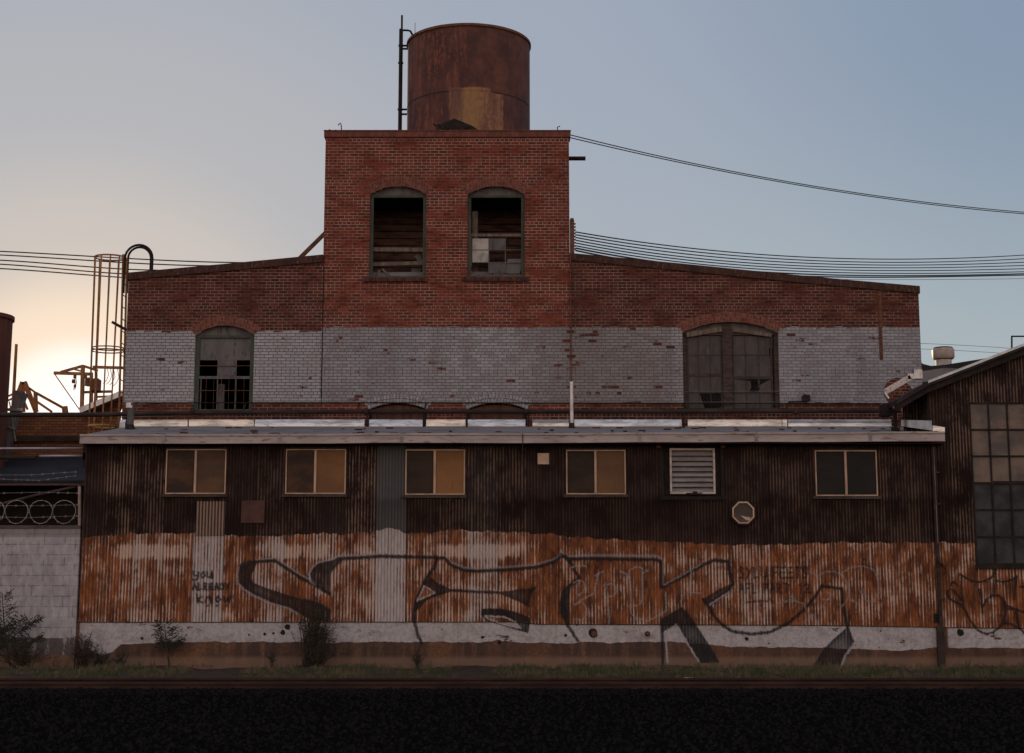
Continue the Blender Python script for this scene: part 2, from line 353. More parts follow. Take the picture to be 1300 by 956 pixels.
M['alum'] = worn('tan_aluminium', (0.50, 0.34, 0.25), (0.36, 0.24, 0.18), 0.4, 0.35, (5, 5, 2))
M['louvre'] = worn('grey_louvre_paint', (0.30, 0.27, 0.27), (0.21, 0.185, 0.18), 0.5, 0.1, (2, 2, 6))
M['louvreframe'] = worn('pale_louvre_frame', (0.58, 0.48, 0.43), (0.40, 0.32, 0.28), 0.5, 0.1, (3, 2, 6))
M['rustiron'] = worn('rusted_iron', (0.12, 0.055, 0.035), (0.20, 0.09, 0.05), 0.8, 0, (4, 4, 4), c=(0.07, 0.035, 0.025))
M['yellowiron'] = worn('faded_yellow_iron', (0.55, 0.34, 0.12), (0.36, 0.20, 0.08), 0.7, 0, (5, 5, 3))
M['whitetrim'] = worn('chipped_white_paint', (0.62, 0.54, 0.50), (0.46, 0.39, 0.36), 0.6, 0, (6, 6, 6), c=(0.32, 0.22, 0.17))
M['ply'] = worn('pale_plywood_patch', (0.66, 0.47, 0.35), (0.52, 0.36, 0.27), 0.8, 0, (4, 2, 4))
M['rustplate'] = worn('rusty_flat_plate', (0.11, 0.052, 0.042), (0.075, 0.04, 0.035), 0.8, 0, (5, 2, 5))
M['boards'] = worn('rust_coloured_boards', (0.14, 0.062, 0.042), (0.085, 0.042, 0.034), 0.85, 0, (7, 2, 0.8))
M['wire'] = worn('black_cable_rubber', (0.02, 0.02, 0.022), (0.03, 0.03, 0.03), 0.7, 0, (1, 1, 1))
M['gwire'] = worn('galvanised_wire', (0.34, 0.30, 0.29), (0.2, 0.16, 0.14), 0.5, 0.3, (8, 8, 8))
M['slate'] = worn('dark_blue_grey_metal', (0.024, 0.024, 0.028), (0.015, 0.015, 0.018), 0.6, 0, (1, 1, 1))
M['edge'] = worn('pale_roof_edge_metal', (0.50, 0.53, 0.56), (0.36, 0.38, 0.40), 0.35, 0.6, (3, 3, 3))
M['cap'] = worn('vent_cap_metal', (0.52, 0.42, 0.36), (0.38, 0.30, 0.26), 0.5, 0.2, (5, 5, 5))
def pane_mat(name, a, b, rough=0.3, scale=(1.4, 1, 2.5), streaks=True):
    m = Mat(name, rough, 0, 0.07)
    n1 = m.noise(m.sc(*scale), 1, 4, 0.6); c = m.mix(m.ss(n1, 0.38, 0.64), a, b)
    if streaks:
        c = m.mix(m.mth('MULTIPLY', m.ss(m.noise(m.sc(16, 1, 3.2), 1, 4, 0.7), 0.58, 0.7), 0.5), c, (a[0]*0.4, a[1]*0.4, a[2]*0.4))
    m.col(c); return m.m
M['amber'] = pane_mat('amber_frosted_glass', (0.27, 0.128, 0.055), (0.17, 0.085, 0.042), .3, (.45, 1, .9))
M['amberdk'] = pane_mat('brown_frosted_glass', (0.10, 0.05, 0.03), (0.045, 0.028, 0.024))
M['brownpane'] = pane_mat('dark_brown_glass', (0.05, 0.030, 0.022), (0.03, 0.02, 0.017), 0.2)
M['blackpane'] = pane_mat('black_glass', (0.016, 0.015, 0.015), (0.024, 0.021, 0.02), 0.15)
M['tanpane'] = pane_mat('tan_wired_glass', (0.21, 0.155, 0.125), (0.11, 0.09, 0.08), 0.4, (1.2, 1, 1.5))
M['bluepane'] = pane_mat('dark_green_grey_glass', (0.060, 0.060, 0.060), (0.030, 0.031, 0.033), 0.3, (2, 1, 2))

# ================================================================ GROUND
def ground_mat():
    m = Mat('dark_ballast_soil', 1.0, 0, 0.0)
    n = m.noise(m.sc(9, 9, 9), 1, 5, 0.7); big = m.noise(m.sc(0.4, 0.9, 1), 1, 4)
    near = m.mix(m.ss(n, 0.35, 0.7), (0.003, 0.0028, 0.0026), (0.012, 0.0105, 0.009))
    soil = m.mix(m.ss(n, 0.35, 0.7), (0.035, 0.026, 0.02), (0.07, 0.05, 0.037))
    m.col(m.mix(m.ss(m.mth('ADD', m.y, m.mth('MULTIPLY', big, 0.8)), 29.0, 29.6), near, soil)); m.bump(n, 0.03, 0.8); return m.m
g = MB(); R = 2500
g.v = [(-R, -200, 0), (R, -200, 0), (R, R, 0), (-R, R, 0)]; g.f = [(0, 1, 2, 3)]
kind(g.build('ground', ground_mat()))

# verge: low bank of earth against the walls
def lerp_pts(pts, x):
    xs = [p[0] for p in pts]; ys = [p[1] for p in pts]; return np.interp(x, xs, ys)
b = MB(); NX, NY = 260, 14
xs = np.linspace(-15, 15, NX); ys_ = np.linspace(28.7, 33.98, NY)
for j, y in enumerate(ys_):
    for i, x in enumerate(xs):
        t = j/(NY-1); b.v.append((x, y, 0.004+0.06*t**1.3*(0.7+0.5*math.sin(x*1.7+y)+0.3*math.sin(x*4.1))*(1 if j else 0)+random.uniform(0, .018)*t))
b.f = [(j*NX+i, j*NX+i+1, (j+1)*NX+i+1, (j+1)*NX+i) for j in range(NY-1) for i in range(NX-1)]
kind(b.build('earth_bank', worn('brown_earth', (0.06, 0.042, 0.03), (0.03, 0.024, 0.018), 0.95, 0, (4, 4, 4), bump=0.02), smooth=True))

# rails
rail_m = worn('brown_rail_steel', (0.035, 0.018, 0.015), (0.06, 0.03, 0.024), 0.6, 0.0, (1, 1, 1))
def rail(Y, lab):
    t = thing('railway_rail', lab, 'rail', (0, Y, 0), 'rails of the track before the sheds')
    prof = [(-.07, 0), (.07, 0), (.07, .012), (.012, .03), (.012, .1), (.034, .11), (.034, .145), (-.034, .145), (-.034, .11), (-.012, .1), (-.012, .03), (-.07, .012)]
    m = MB(); n = len(prof)
    for X in (-26, 26): m.v += [(X, Y+p[0], p[1]-0.035) for p in prof]
    m.f = [tuple(range(n)), tuple(range(2*n-1, n-1, -1))]+[(i, n+i, n+(i+1) % n, (i+1) % n) for i in range(n)]
    m.build('rail_bar', rail_m, t)
    sp = MB()
    for k in range(-22, 23):
        for s in (-1, 1): sp.box(k*0.6-.03, k*0.6+.03, Y+s*.085-.02, Y+s*.085+.02, 0.0, .045)
    kind(sp.build('rail_spikes', M['black'], t), 'stuff')
rail(28.25, 'brown steel rail nearest the graffiti wall'); rail(26.8, 'brown steel rail farther from the graffiti wall')

# ================================================================ BRICK BUILDING
bb = thing('brick_warehouse', 'red brick warehouse with grey painted band and raised square tower', 'building', (0, YB, 0))
def arch(x0, x1, zs, zc, n=14):
    """points of a segmental arch from (x1, zs) over the crown zc to (x0, zs)"""
    hw = (x1-x0)/2; rise = zc-zs; r = (hw*hw+rise*rise)/(2*rise); cx = (x0+x1)/2; cz = zc-r
    a = math.asin(hw/r)
    return [(cx+r*math.sin(a-2*a*i/n), cz+r*math.cos(a-2*a*i/n)) for i in range(n+1)], (cx, cz, r, a)
def opening(px0, px1, pyc, pys, pyb):
    ym = (pyc+pyb)/2
    x0, x1 = xat(px0, ym, YB), xat(px1, ym, YB); zc, zs, zb = zat(pyc, YB), zat(pys, YB), zat(pyb, YB)
    pts, par = arch(x0, x1, zs, zc)
    return dict(x0=x0, x1=x1, zc=zc, zs=zs, zb=zb, ring=[(x0, zb), (x1, zb)]+pts, par=par)
OP = [opening(469, 541, 236, 246.5, 352), opening(593.5, 666, 236, 246.5, 351.5), opening(246, 322, 413, 425, 521.5),
      opening(867, 989.5, 408.5, 421.5, 520), opening(468, 542, 512, 520, 546), opening(593, 669, 511.5, 520, 546)]
q = lambda px, py: (P(px, py, YB).x, P(px, py, YB).z)
outer = [(q(160, 430)[0], -0.2), (q(1168.5, 430)[0], -0.2), (q(1168.5, 430)[0], q(1168, 365)[1]), q(1080, 357.5), q(1000, 350), q(860, 336),
         (XT1, q(723, 323)[1]), (XT1, q(723, 168)[1]), (XT0, q(411, 168)[1]), (XT0, q(411, 325)[1]), q(290, 336.5), (q(160, 430)[0], q(160, 348)[1])]
slab('wall', outer, [o['ring'] for o in OP], YB, 0.34, M['brick'], bb)
XL, XR = outer[0][0], outer[1][0]; DEP = 52.0; ZTT = q(411, 168)[1]
# side and rear walls, roofs
s = MB()
zl = outer[-1][1]; zr = outer[2][1]; zt0 = outer[9][1]; zt1 = outer[6][1]
s.box(XL, XL+.33, YB+.341, DEP, -.2, zl-.05); s.box(XR-.33, XR, YB+.341, DEP, -.2, zr-.05)
s.box(XL, XR, DEP+.001, DEP+.3, -.2, zr-.1)
s.build('side_wall', M['brick'], bb)
s = MB(); TD = 46.5
s.box(XT0, XT0+.33, YB+.341, TD, zt0-1.5, ZTT); s.box(XT1-.33, XT1, YB+.341, TD, zt0-1.5, ZTT); s.box(XT0, XT1, TD+.001, TD+.33, zt0-1.5, ZTT)
s.build('tower_side_wall', M['brick'], bb)
s = MB(); s.prism([(XL+.34, zl-.35), (XT0, zt0-.35), (XT1, zt1-.35), (XR-.34, zr-.35), (XR-.34, zr-.5), (XL+.34, zl-.5)], YB+.345, DEP-.01)
s.build('roof', M['roof'], bb)
s = MB(); s.box(XT0+.34, XT1-.34, YB+.345, TD-.01, ZTT-.6, ZTT-.45); s.build('tower_roof', M['roof'], bb)
# copings (a course of bricks set proud, dark)
cop = worn('sooty_coping_brick', (0.075, 0.035, 0.028), (0.045, 0.026, 0.022), 0.9, 0, (8, 8, 3), c=(0.15, 0.08, 0.06))
def coping(pts, h, y0, y1, up=0.03):
    m = MB()
    for (xa, za), (xb, zb) in zip(pts[:-1], pts[1:]):
        m.prism([(xa, za-h), (xb, zb-h), (xb, zb+up), (xa, za+up)], y0, y1)
    return m
coping([(XL-.03, zl), q(290, 336.5), (XT0-.004, zt0)], .15, YB-.045, YB+.42).build('coping', cop, bb)
coping([(XT1+.004, zt1), q(860, 336), q(1000, 350), q(1080, 357.5), (XR+.03, zr)], .15, YB-.045, YB+.42).build('coping', cop, bb)
tcop = MB(); tcop.box(XT0-.04, XT1+.04, YB-.035, YB+.42, ZTT-.13, ZTT+.02); tcop.box(XT0-.05, XT1+.05, YB-.05, YB+.44, ZTT+.021, ZTT+.05)
tcop.build('tower_coping', worn('tower_coping_brick', (0.20, 0.072, 0.054), (0.13, 0.052, 0.04), 0.9, 0, (9, 9, 3), c=(0.10, 0.04, 0.03)), bb, bevel=0.006)
# brick arches: two rings of headers on a mortar bed
def arch_bricks(o, rings=2):
    cx, cz, r, a = o['par']; m = MB(); mb = MB()
    for k in range(rings):
        r0 = r+0.012+k*0.112; r1 = r0+0.10; n = int(2*a*r0/0.074); e = 0.004+random.random()*.002
        for i in range(n):
            t0 = -a-0.02*k+2*(a+0.02*k)*(i+0.07)/n; t1 = -a-0.02*k+2*(a+0.02*k)*(i+0.93)/n
            d = random.uniform(0.008, 0.018)
            m.prism([(cx+rr*math.sin(t), cz+rr*math.cos(t)) for rr, t in ((r0, t0), (r0, t1), (r1, t1), (r1, t0))], YB-d, YB+.002)
        nn = 18; aa = a+0.02*k
        for i in range(nn):
            t0, t1 = -aa+2*aa*i/nn, -aa+2*aa*(i+1)/nn
            mb.prism([(cx+rr*math.sin(t), cz+rr*math.cos(t)) for rr, t in ((r0-.012, t0), (r0-.012, t1), (r1+.006, t1), (r1+.006, t0))], YB-.003-.0005*k, YB+.002)
    return m, mb
def arch_brick_mat(name, a, b_, c_):
    m = Mat(name, 0.9, 0, 0.15); f = m.noise(m.sc(15, 15, 9), 1, 3)
    bare = m.mix(m.ss(f, .35, .65), a, b_)
    pt = m.mix(m.ss(f, .35, .65), (0.36, .36, .39), (.24, .22, .23))
    f2 = m.mth('LESS_THAN', m.z, zat(470, YB)); m.col(m.mix(f2, bare, pt)); return m.m
ab = arch_brick_mat('arch_brick', (0.11, 0.04, 0.032), (0.25, 0.085, 0.06), None)
mo_ = worn('arch_mortar', (0.33, 0.22, 0.17), (0.2, 0.13, 0.1), 0.95, 0, (6, 6, 6)); mo2 = worn('dirty_mortar', (0.09, 0.07, 0.065), (0.05, 0.038, 0.034), 0.95, 0, (6, 6, 6))
for i, o in enumerate(OP):
    m, mbd = arch_bricks(o); ao = m.build('brick_arch', ab, bb); mbd.build('mortar_bed', mo2 if i > 3 else mo_, ao)

# --- windows of the brick building
YW = YB+0.14
def win(o, name='window', fr=0.085, mat=None, label=None, top=None):
    """arched head board and side frames set in the opening"""
    x0, x1, zb = o['x0'], o['x1'], o['zb']; mat = mat or M['green']
    zt = top if top is not None else o['zs']-.06
    m = MB(); m.box(x0, x0+fr, YW-.03, YW+.08, zb, zt); m.box(x1-fr, x1, YW-.03, YW+.08, zb, zt)
    m.box(x0, x1, YW-.032, YW+.08, zt, zt+.07); m.box(x0, x1, YW-.05, YW+.09, zb-.001, zb+.05)
    wdw = m.build(name, mat, bb, bevel=0.006)
    if label: wdw['label'] = label
    hd = MB(); pts, _ = arch(x0, x1, o['zs'], o['zc']); hd.prism([(x0, zt+.071), (x1, zt+.071)]+pts, YW, YW+.05)
    hd.build('head_board', M['greywood'], wdw)
    return wdw, zt
def sill(o, wdw):
    m = MB(); n = int((o['x1']-o['x0']+.24)/.075); x = o['x0']-.12
    for i in range(n): m.box(x+.004, x+.071, YB-random.uniform(.045, .06), YB+.12, o['zb']-.115, o['zb']-.008); x += .075
    return m.build('sill', worn('sooty_sill_brick', (0.06, 0.032, 0.028), (0.13, 0.055, 0.042), 0.9, 0, (14, 5, 4)), wdw, bevel=0.004)
zq = lambda py: zat(py, YB); xq = lambda px, py: xat(px, py, YB)
# tower left
w1, zt = win(OP[0], label='open glassless tower window crossed by two rough planks'); sill(OP[0], w1); o = OP[0]
m = MB(); m.bar((o['x0']+.08, YW+.10, zq(314)), (o['x1']-.07, YW+.10, zq(314.5)), .10, .04); m.bar((o['x0']+.08, YW+.16, zq(332.5)), (o['x1']-.07, YW+.13, zq(331)), .09, .04)
m.box(xq(478, 345), xq(482, 345), YW+.1, YW+.16, o['zb']+.05, zq(340)); m.bar((xq(484, 338), YW+.2, zq(338)), (xq(496, 350), YW+.2, zq(350)), .05)
m.build('cross_plank', M['wood'], w1)
m = MB(); m.box(xq(521, 345), xq(533, 345), YW+.3, YW+.5, o['zb']+.05, zq(336)); m.bar((xq(527, 320), YW+.25, zq(320)), (xq(538, 334), YW+.25, zq(334)), .12)
m.build('broken_board', M['greywood'], w1)
# tower right
w2, zt = win(OP[1], label='tower window with green frame and broken three by three panes in its lower sash'); sill(OP[1], w2); o = OP[1]
gx = [xq(v, 325) for v in (599, 620.5, 641.5, 661.5)]; gz = [zq(v) for v in (300.5, 315.5, 331.5, 345.5)]
m = MB(); xa, xb = o['x0']+.085, o['x1']-.085
m.box(xa, xb, YW, YW+.045, zq(298.5), zq(295)); m.box(xa, gx[0]-.01, YW+.005, YW+.04, zq(347), zq(298.6)); m.box(gx[3]+.01, xb, YW+.005, YW+.04, zq(347), zq(298.6))
m.box(xa, xb, YW+.002, YW+.04, zq(349.5), zq(347)); m.build('sash', M['wood'], w2)
m = MB()
for v in gx[1:3]: m.box(v-.009, v+.009, YW+.01, YW+.035, gz[3], gz[0])
for v in gz[1:3]: m.box(gx[0], gx[3], YW+.012, YW+.033, v-.009, v+.009)
m.build('muntins', M['greywood'], w2)
def pane(m, c, r, gx_=gx, gz_=gz, y=YW+.02): m.box(gx_[c]+.01, gx_[c+1]-.01, y, y+.005, gz_[r+1]+.01, gz_[r]-.01)
m = MB(); pane(m, 0, 0); pane(m, 0, 1); m.build('lit_white_pane', M['glasspale'], w2)
m = MB(); pane(m, 1, 0); pane(m, 1, 2)
cxp, czp, rp, an = xq(652, 335), zq(335), .30, .68
m.prism([(cxp+rp*math.cos(an+k*PI/2)*(1, .8)[k % 2], czp-.02+rp*math.sin(an+k*PI/2)*(1, .8)[k % 2]) for k in range(4)], YW+.05, YW+.056)
m.box(xq(627, 349), xq(640, 349), YW-.02, YW-.012, zq(352), zq(346)); m.build('grey_pane', M['greywood'], w2)
m = MB(); m.box(xq(599, 270), xq(606, 270), YW+.35, YW+.45, o['zb'], zq(262)); m.build('inner_post', M['wood'], w2)
# left wing window
w3, zt = win(OP[2], fr=.11, label='arched window left of the tower with grey boards over barred dark panes'); o = OP[2]
xa, xb = o['x0']+.11, o['x1']-.06; cols = [xq(v, 460) for v in (254.5, 275.5, 298.5, 319)]
m = MB(); m.box(xa, xb, YW+.02, YW+.03, zq(456), zt); m.box(cols[1], cols[2], YW+.015, YW+.03, zq(476), zq(456.2)); m.build('grey_board', M['greywood'], w3)
m = MB(); m.box(xa, xb, YW-.005, YW+.04, zq(480), zq(476.5))
for v in cols: m.box(v-.012, v+.012, YW+.0, YW+.036, o['zb']+.05, zq(480.2))
for v in cols[1:3]: m.box(v-.014, v+.014, YW+.0, YW+.036, zq(476.2), zq(456))
m.build('sash', M['greywood'], w3)
m = MB()
for py in (463.5, 495, 510.5): m.tube([(xa, YW-.01, zq(py)), (xb, YW-.01, zq(py))], .010, 6)
for i in range(1, 7):
    x = xa+(xb-xa)*i/7; m.tube([(x, YW-.022, o['zb']+.05), (x, YW-.022, zq(480))], .005, 5)
m.build('window_bars', M['rustiron'], w3)
m = MB(); m.box(xq(272, 500), xq(280, 500), YW+.35, YW+.45, o['zb'], zq(484)); m.build('inner_board', M['greywood'], w3)
# right wing double window
w4, zt = win(OP[3], fr=.10, mat=M['darkwood'], label='wide arched double window right of the tower with broken wired glass'); o = OP[3]
m = MB(); m.box(xq(918.5, 470), xq(930.5, 470), YW-.045, YW+.06, o['zb']+.05, zq(411)); m.build('mullion', M['darkwood'], w4)
m = MB(); m.bar((xq(872, 424), YW-.06, zq(424.5)), (xq(917, 416), YW-.06, zq(417)), .12, .03); m.bar((xq(932, 419), YW-.06, zq(418)), (xq(980, 424), YW-.06, zq(425)), .09, .03)
m.build('loose_board', M['wood'], w4)
for (a0, a1, zr_) in ((873, 918, 474.5), (931, 982, 478)):
    x0, x1 = xq(a0, 470), xq(a1, 470); m = MB()
    m.box(x0, x1, YW, YW+.05, zq(zr_+2.2), zq(zr_-1.2)); m.box(x0, x0+.04, YW+.002, YW+.05, o['zb']+.05, zt); m.box(x1-.04, x1, YW+.002, YW+.05, o['zb']+.05, zt)
    for k in (1, 2): x = x0+(x1-x0)*k/3; m.box(x-.008, x+.008, YW+.01, YW+.04, o['zb']+.05, zt)
    for py in (449.5, 497.5): m.box(x0, x1, YW+.012, YW+.038, zq(py+.6), zq(py-.6))
    m.build('sash', M['darkwood'], w4)
def prism_px(m, pts, y, th=.006): m.prism([(xq(a, b_), zq(b_)) for a, b_ in pts], y, y+th)
m = MB(); prism_px(m, [(873, 425), (918, 425), (918, 498), (889, 498), (896, 519), (873, 519)], YW+.025)
prism_px(m, [(931, 425), (982, 425), (982, 440), (977.5, 440), (978, 451), (982, 452), (982, 478), (965, 478), (963, 484), (966, 488), (962, 492), (964, 497), (952, 497), (954, 490), (953.5, 478), (931, 478)][:10]+[(982, 479), (931, 479)], YW+.025)
prism_px(m, [(931, 479), (953.5, 479), (955, 490), (952, 497.4), (982, 497.4), (982, 519), (931, 519)], YW+.031)
prism_px(m, [(965.5, 479), (982, 479), (982, 497.2), (964, 497.2), (966, 492), (963.5, 489), (966.5, 485)], YW+.025)
m.build('pane', M['wired'], w4)
m = MB(); x0, x1 = o['x0']+.05, o['x1']-.05
for sgn in (1, -1):
    c = -3.0
    while c < 3.0:
        pts = []
        zA, zB = o['zb']+.05, zt
        xs0 = (x0+x1)/2+c
        p0 = (xs0, zA); p1 = (xs0+sgn*(zB-zA), zB)
        ta, tb = 0.0, 1.0; dx = p1[0]-p0[0]
        for lim, s_ in ((x0, 1), (x1, -1)):
            tt = (lim-p0[0])/dx
            if (dx > 0) == (s_ > 0): ta = max(ta, tt)
            else: tb = min(tb, tt)
        if tb > ta+.02: m.bar((p0[0]+dx*ta, YW-.012-.003*sgn, zA+(zB-zA)*ta), (p0[0]+dx*tb, YW-.012-.003*sgn, zA+(zB-zA)*tb), .0035)
        c += .075
m.build('wire_mesh', M['greywood'], w4)
m = MB()
for a, b_ in ((497, 867), (510.5, 867)): m.tube([(xq(867, a), YB-.03, zq(a)), (xq(990, a), YB-.03, zq(a))], .007, 5); m.build('guard_rod', M['greywood'], w4); m = MB()
# low arched openings, boarded
for i, px in ((4, 'left'), (5, 'right')):
    o = OP[i]; m = MB(); nb = 7; bw = (o['x1']-o['x0'])/nb
    pts, par = arch(o['x0'], o['x1'], o['zs'], o['zc'])
    for k in range(nb):
        x0, x1 = o['x0']+k*bw+.004, o['x0']+(k+1)*bw-.004; cx, cz, r, a = par
        f = lambda x: cz+math.sqrt(max(r*r-(x-cx)**2, 0))-.03
        m.prism([(x0, o['zb']), (x1, o['zb']), (x1, f(x1)), (x0, f(x0))], YB+.08+random.uniform(0, .012), YB+.12)
    wd = m.build('boarded_window', M['boards'], bb)
    m = MB(); m.box(o['x0'], o['x0']+.06, YB+.04, YB+.079, o['zb'], o['zs']-.01); m.box(o['x1']-.06, o['x1'], YB+.04, YB+.079, o['zb'], o['zs']-.01)
    m.box(o['x0']+.06, o['x1']-.06, YB+.045, YB+.078, zq(524), zq(522)); m.build('frame', M['black'], wd)
# interior: floors and a plank partition seen through the tower windows
m = MB()
for k in range(24):
    z = zq(360)+k*.19
    if z > ZTT-.9: break
    m.box(XT0+.34, XT1-.34, YB+1.6, YB+1.63+random.random()*.03, z, z+.17)
m.build('inner_partition', worn('old_inner_planks', (0.16, 0.085, 0.065), (0.06, 0.036, 0.03), 0.9, 0, (2, 2, 7)), bb)
m = MB(); m.box(XT0+.34, XT1-.34, YB+.35, YB+1.59, zq(356)-.2, zq(356)); m.box(XL+.34, XR-.34, YB+5, YB+5.1, 0, zt0-.6); m.build('inner_floor', M['dark'], bb)
# straps, conduit, joint and small fittings on the wall
m = MB(); x = xq(409.5, 420); zz = zt0
while zz > zq(512):
    h = random.uniform(.12, .5); m.box(x-.012+random.uniform(-.006, .006), x+.014, YB-.006, YB+.001, zz-h, zz-.01); zz -= h
m.build('wall_joint', M['black'], bb)
m = MB(); m.tube([(xq(724.5, 400), YB-.03, zq(322)), (xq(724.5, 400), YB-.03, zq(486))], .018, 6)
for py in (345, 380, 415, 455): m.box(xq(724.5, 400)-.04, xq(724.5, 400)+.04, YB-.055, YB, zq(py)-.012, zq(py)+.012)
m.build('conduit', M['rustiron'], bb)
m = MB(); m.tube([(XL, YB-.025, zq(511.5)), (xq(468, 511), YB-.025, zq(511.3))], .013, 6); m.tube([(xq(468, 511), YB-.025, zq(511.3)), (xq(1117, 511), YB-.025, zq(512.5))], .013, 6)
m.build('wall_cable', M['black'], bb)
m = MB(); m.box(xq(1116, 400), xq(1120, 400), YB-.012, YB+.002, zq(416), zq(368)); m.build('iron_strap', M['rustiron'], bb)
m = MB(); m.tube([(xq(722, 197), YB+.3, zq(197)), (xq(744, 197), YB+.3, zq(197))], .055, 10); m.build('overflow_pipe', M['black'], bb)
m = MB(); m.box(xq(723.5, 300), xq(729, 300), YB-.03, YB+.08, zq(324), zq(279)); m.tube([(xq(726, 279), YB-.02, zq(280)), (xq(726, 279), YB-.02, zq(277.5))], .045, 8)
for py in (284, 288, 292, 296, 300, 304, 308, 312, 316): m.tube([(xq(728, 300), YB+.02, zq(py)), (xq(731, 300), YB+.02, zq(py))], .022, 6)
m.build('cable_rack', M['rustiron'], bb)
# bent rods on the parapet
for px, hgt in ((432.5, .30), (708, .22)):
    x = xq(px, 166); m = MB(); m.tube([(x, YB+.2, ZTT+.03), (x-.01, YB+.2, ZTT+hgt*.8), (x-.03, YB+.2, ZTT+hgt), (x-.07, YB+.2, ZTT+hgt-.02), (x-.08, YB+.2, ZTT+hgt-.06)] if px < 600 else [(x, YB+.2, ZTT+.03), (x, YB+.2, ZTT+hgt*.9), (x+.07, YB+.2, ZTT+hgt)], .013, 6)
    m.tube([(x-.03, YB+.2, ZTT+.04), (x+.05, YB+.2, ZTT+.07)], .012, 5); m.build('parapet_rod', M['black'], bb)
m = MB(); x = xq(421, 166); m.tube([(x-.09, YB+.2, ZTT+.13), (x, YB+.2, ZTT+.07), (x+.09, YB+.2, ZTT+.12)], .02, 6); m.tube([(x-.05, YB+.2, ZTT+.05), (x+.08, YB+.2, ZTT+.07)], .025, 6); m.build('broken_bracket', M['black'], bb)
m = MB(); m.bar((xq(376, 328), YB+.6, zat(328, YB+.6)), (xq(412, 295), YB+.6, zat(293, YB+.6)), .09); m.build('roof_brace', M['rustiron'], bb)
m = MB(); m.bar((xq(141, 408), YB+.1, zq(408)), (xq(161, 416), YB+.1, zq(419)), .07); m.build('side_bracket', M['black'], bb)
for px, py in ((176, 407), (184, 401)): pass
m = MB(); m.bar((xq(1000, 511), YB-.06, zq(511)), (xq(1020, 508), YB-.06, zq(510)), .03); m.bar((xq(1018, 508), YB-.1, zq(507)), (xq(1027, 504), YB-.1, zq(506)), .14); m.bar((xq(1021, 506), YB-.06, zq(504)), (xq(1022, 506), YB-.06, zq(501)), .06)
m.build('floodlight_stub', M['black'], bb)

# ================================================================ WATER TANK
TY = 42.0; TX = xat(595, 100, TY); TR = (xat(672.5, 110, TY)-xat(517, 110, TY))/2*0.999
ztop = P(CX, 29.5, TY-TR).z; zbot = ZTT-.45; zseam = P(CX, 115, TY-TR).z
def tank_mat():
    m = Mat('rusted_tank_plate', 0.75, 0, 0.3)
    st = m.noise(m.sc(4.5, 4.5, 0.6), 1, 5, 0.7); big = m.noise(m.sc(1.3, 1.3, 1.0), 1, 5, 0.65); fin = m.noise(m.sc(12, 12, 8), 1, 4, 0.7)
    c = m.mix(m.ss(big, .38, .62), (0.07, 0.027, 0.024), (0.145, 0.052, 0.036)); c = m.mix(m.mth('MULTIPLY', m.ss(fin, .45, .7), .5), c, (0.05, 0.022, 0.02))
    c = m.mix(m.mth('MULTIPLY', m.ss(st, .52, .7), .7), c, (0.055, 0.028, 0.026))
    orange = m.mth('MULTIPLY', m.ss(m.mth('ADD', m.mth('MULTIPLY', fin, .55), m.mth('MULTIPLY', m.noise(m.sc(7, 7, .9), 1, 5, .7), .85)), .70, .86), m.ss(m.x, TX+.8, TX-.5))
    c = m.mix(m.mth('MULTIPLY', orange, .8), c, (0.27, 0.078, 0.036))
    c = m.mix(m.mth('MULTIPLY', m.ss(m.mth('ABSOLUTE', m.mth('SUBTRACT', m.z, zseam)), .035, .015), .7), c, (0.03, .016, .014))
    pale = m.mth('MULTIPLY', m.mth('MULTIPLY', m.ss(m.noise(m.sc(9, 9, 1.3), 1, 5, .7), .62, .7), m.ss(m.z, zseam+.6, zseam+1.6)), m.ss(m.x, TX+.4, TX-.2))
    c = m.mix(m.mth('MULTIPLY', pale, .75), c, (0.36, 0.24, 0.19))
    wob = m.mth('MULTIPLY', m.mth('SUBTRACT', m.noise(m.sc(5, 5, 5), 1, 3), .5), .10)
    x0, x1 = TX-.50, TX+.98
    pt = m.mth('MULTIPLY', m.ss(m.mth('ADD', m.x, wob), x0, x0+.06), m.ss(m.mth('ADD', m.x, wob), x1, x1-.02))
    top = m.mth('SUBTRACT', zseam+.12, m.mth('MULTIPLY', m.ss(m.x, TX+.62, TX+.68), .12))
    pt = m.mth('MULTIPLY', pt, m.ss(m.mth('ADD', m.z, wob), top, m.mth('SUBTRACT', top, .03)))
    pc = m.mix(m.ss(st, .38, .66), (0.33, 0.17, 0.08), (0.15, 0.07, 0.05)); pc = m.mix(m.mth('MULTIPLY', m.ss(fin, .38, .68), .75), pc, (0.13, 0.05, 0.04))
    pc = m.mix(m.mth('MULTIPLY', m.ss(m.mth('ABSOLUTE', m.mth('SUBTRACT', m.x, TX+.12)), .35, .1), .5), pc, (0.36, 0.20, 0.075))
    m.col(m.mix(m.mth('MULTIPLY', pt, .92), c, pc)); m.bump(fin, 0.01, .5); return m.m
tk = thing('water_tank', 'large round rusty steel tank on top of the brick tower', 'tank', (TX, TY, zbot))
m = MB(); N = 72
m.lathe(TX, TY, [(0.01, zbot), (TR, zbot), (TR, zseam-.012), (TR-.006, zseam-.008), (TR-.006, zseam+.01), (TR, zseam+.014), (TR, ztop-.03), (TR-.02, ztop-.028), (0.01, ztop-.02)], N)
smooth_by_angle(m.build('tank_shell', tank_mat(), tk), 50)
m = MB(); m.lathe(TX, TY, [(TR-.01, ztop-.07), (TR+.035, ztop-.07), (TR+.035, ztop), (TR-.01, ztop), (TR-.01, ztop-.07)], N); smooth_by_angle(m.build('rim', M['rustiron'], tk), 50)
m = MB(); px_ = xat(508.5, 100, TY); T = lambda py: zat(py, TY)
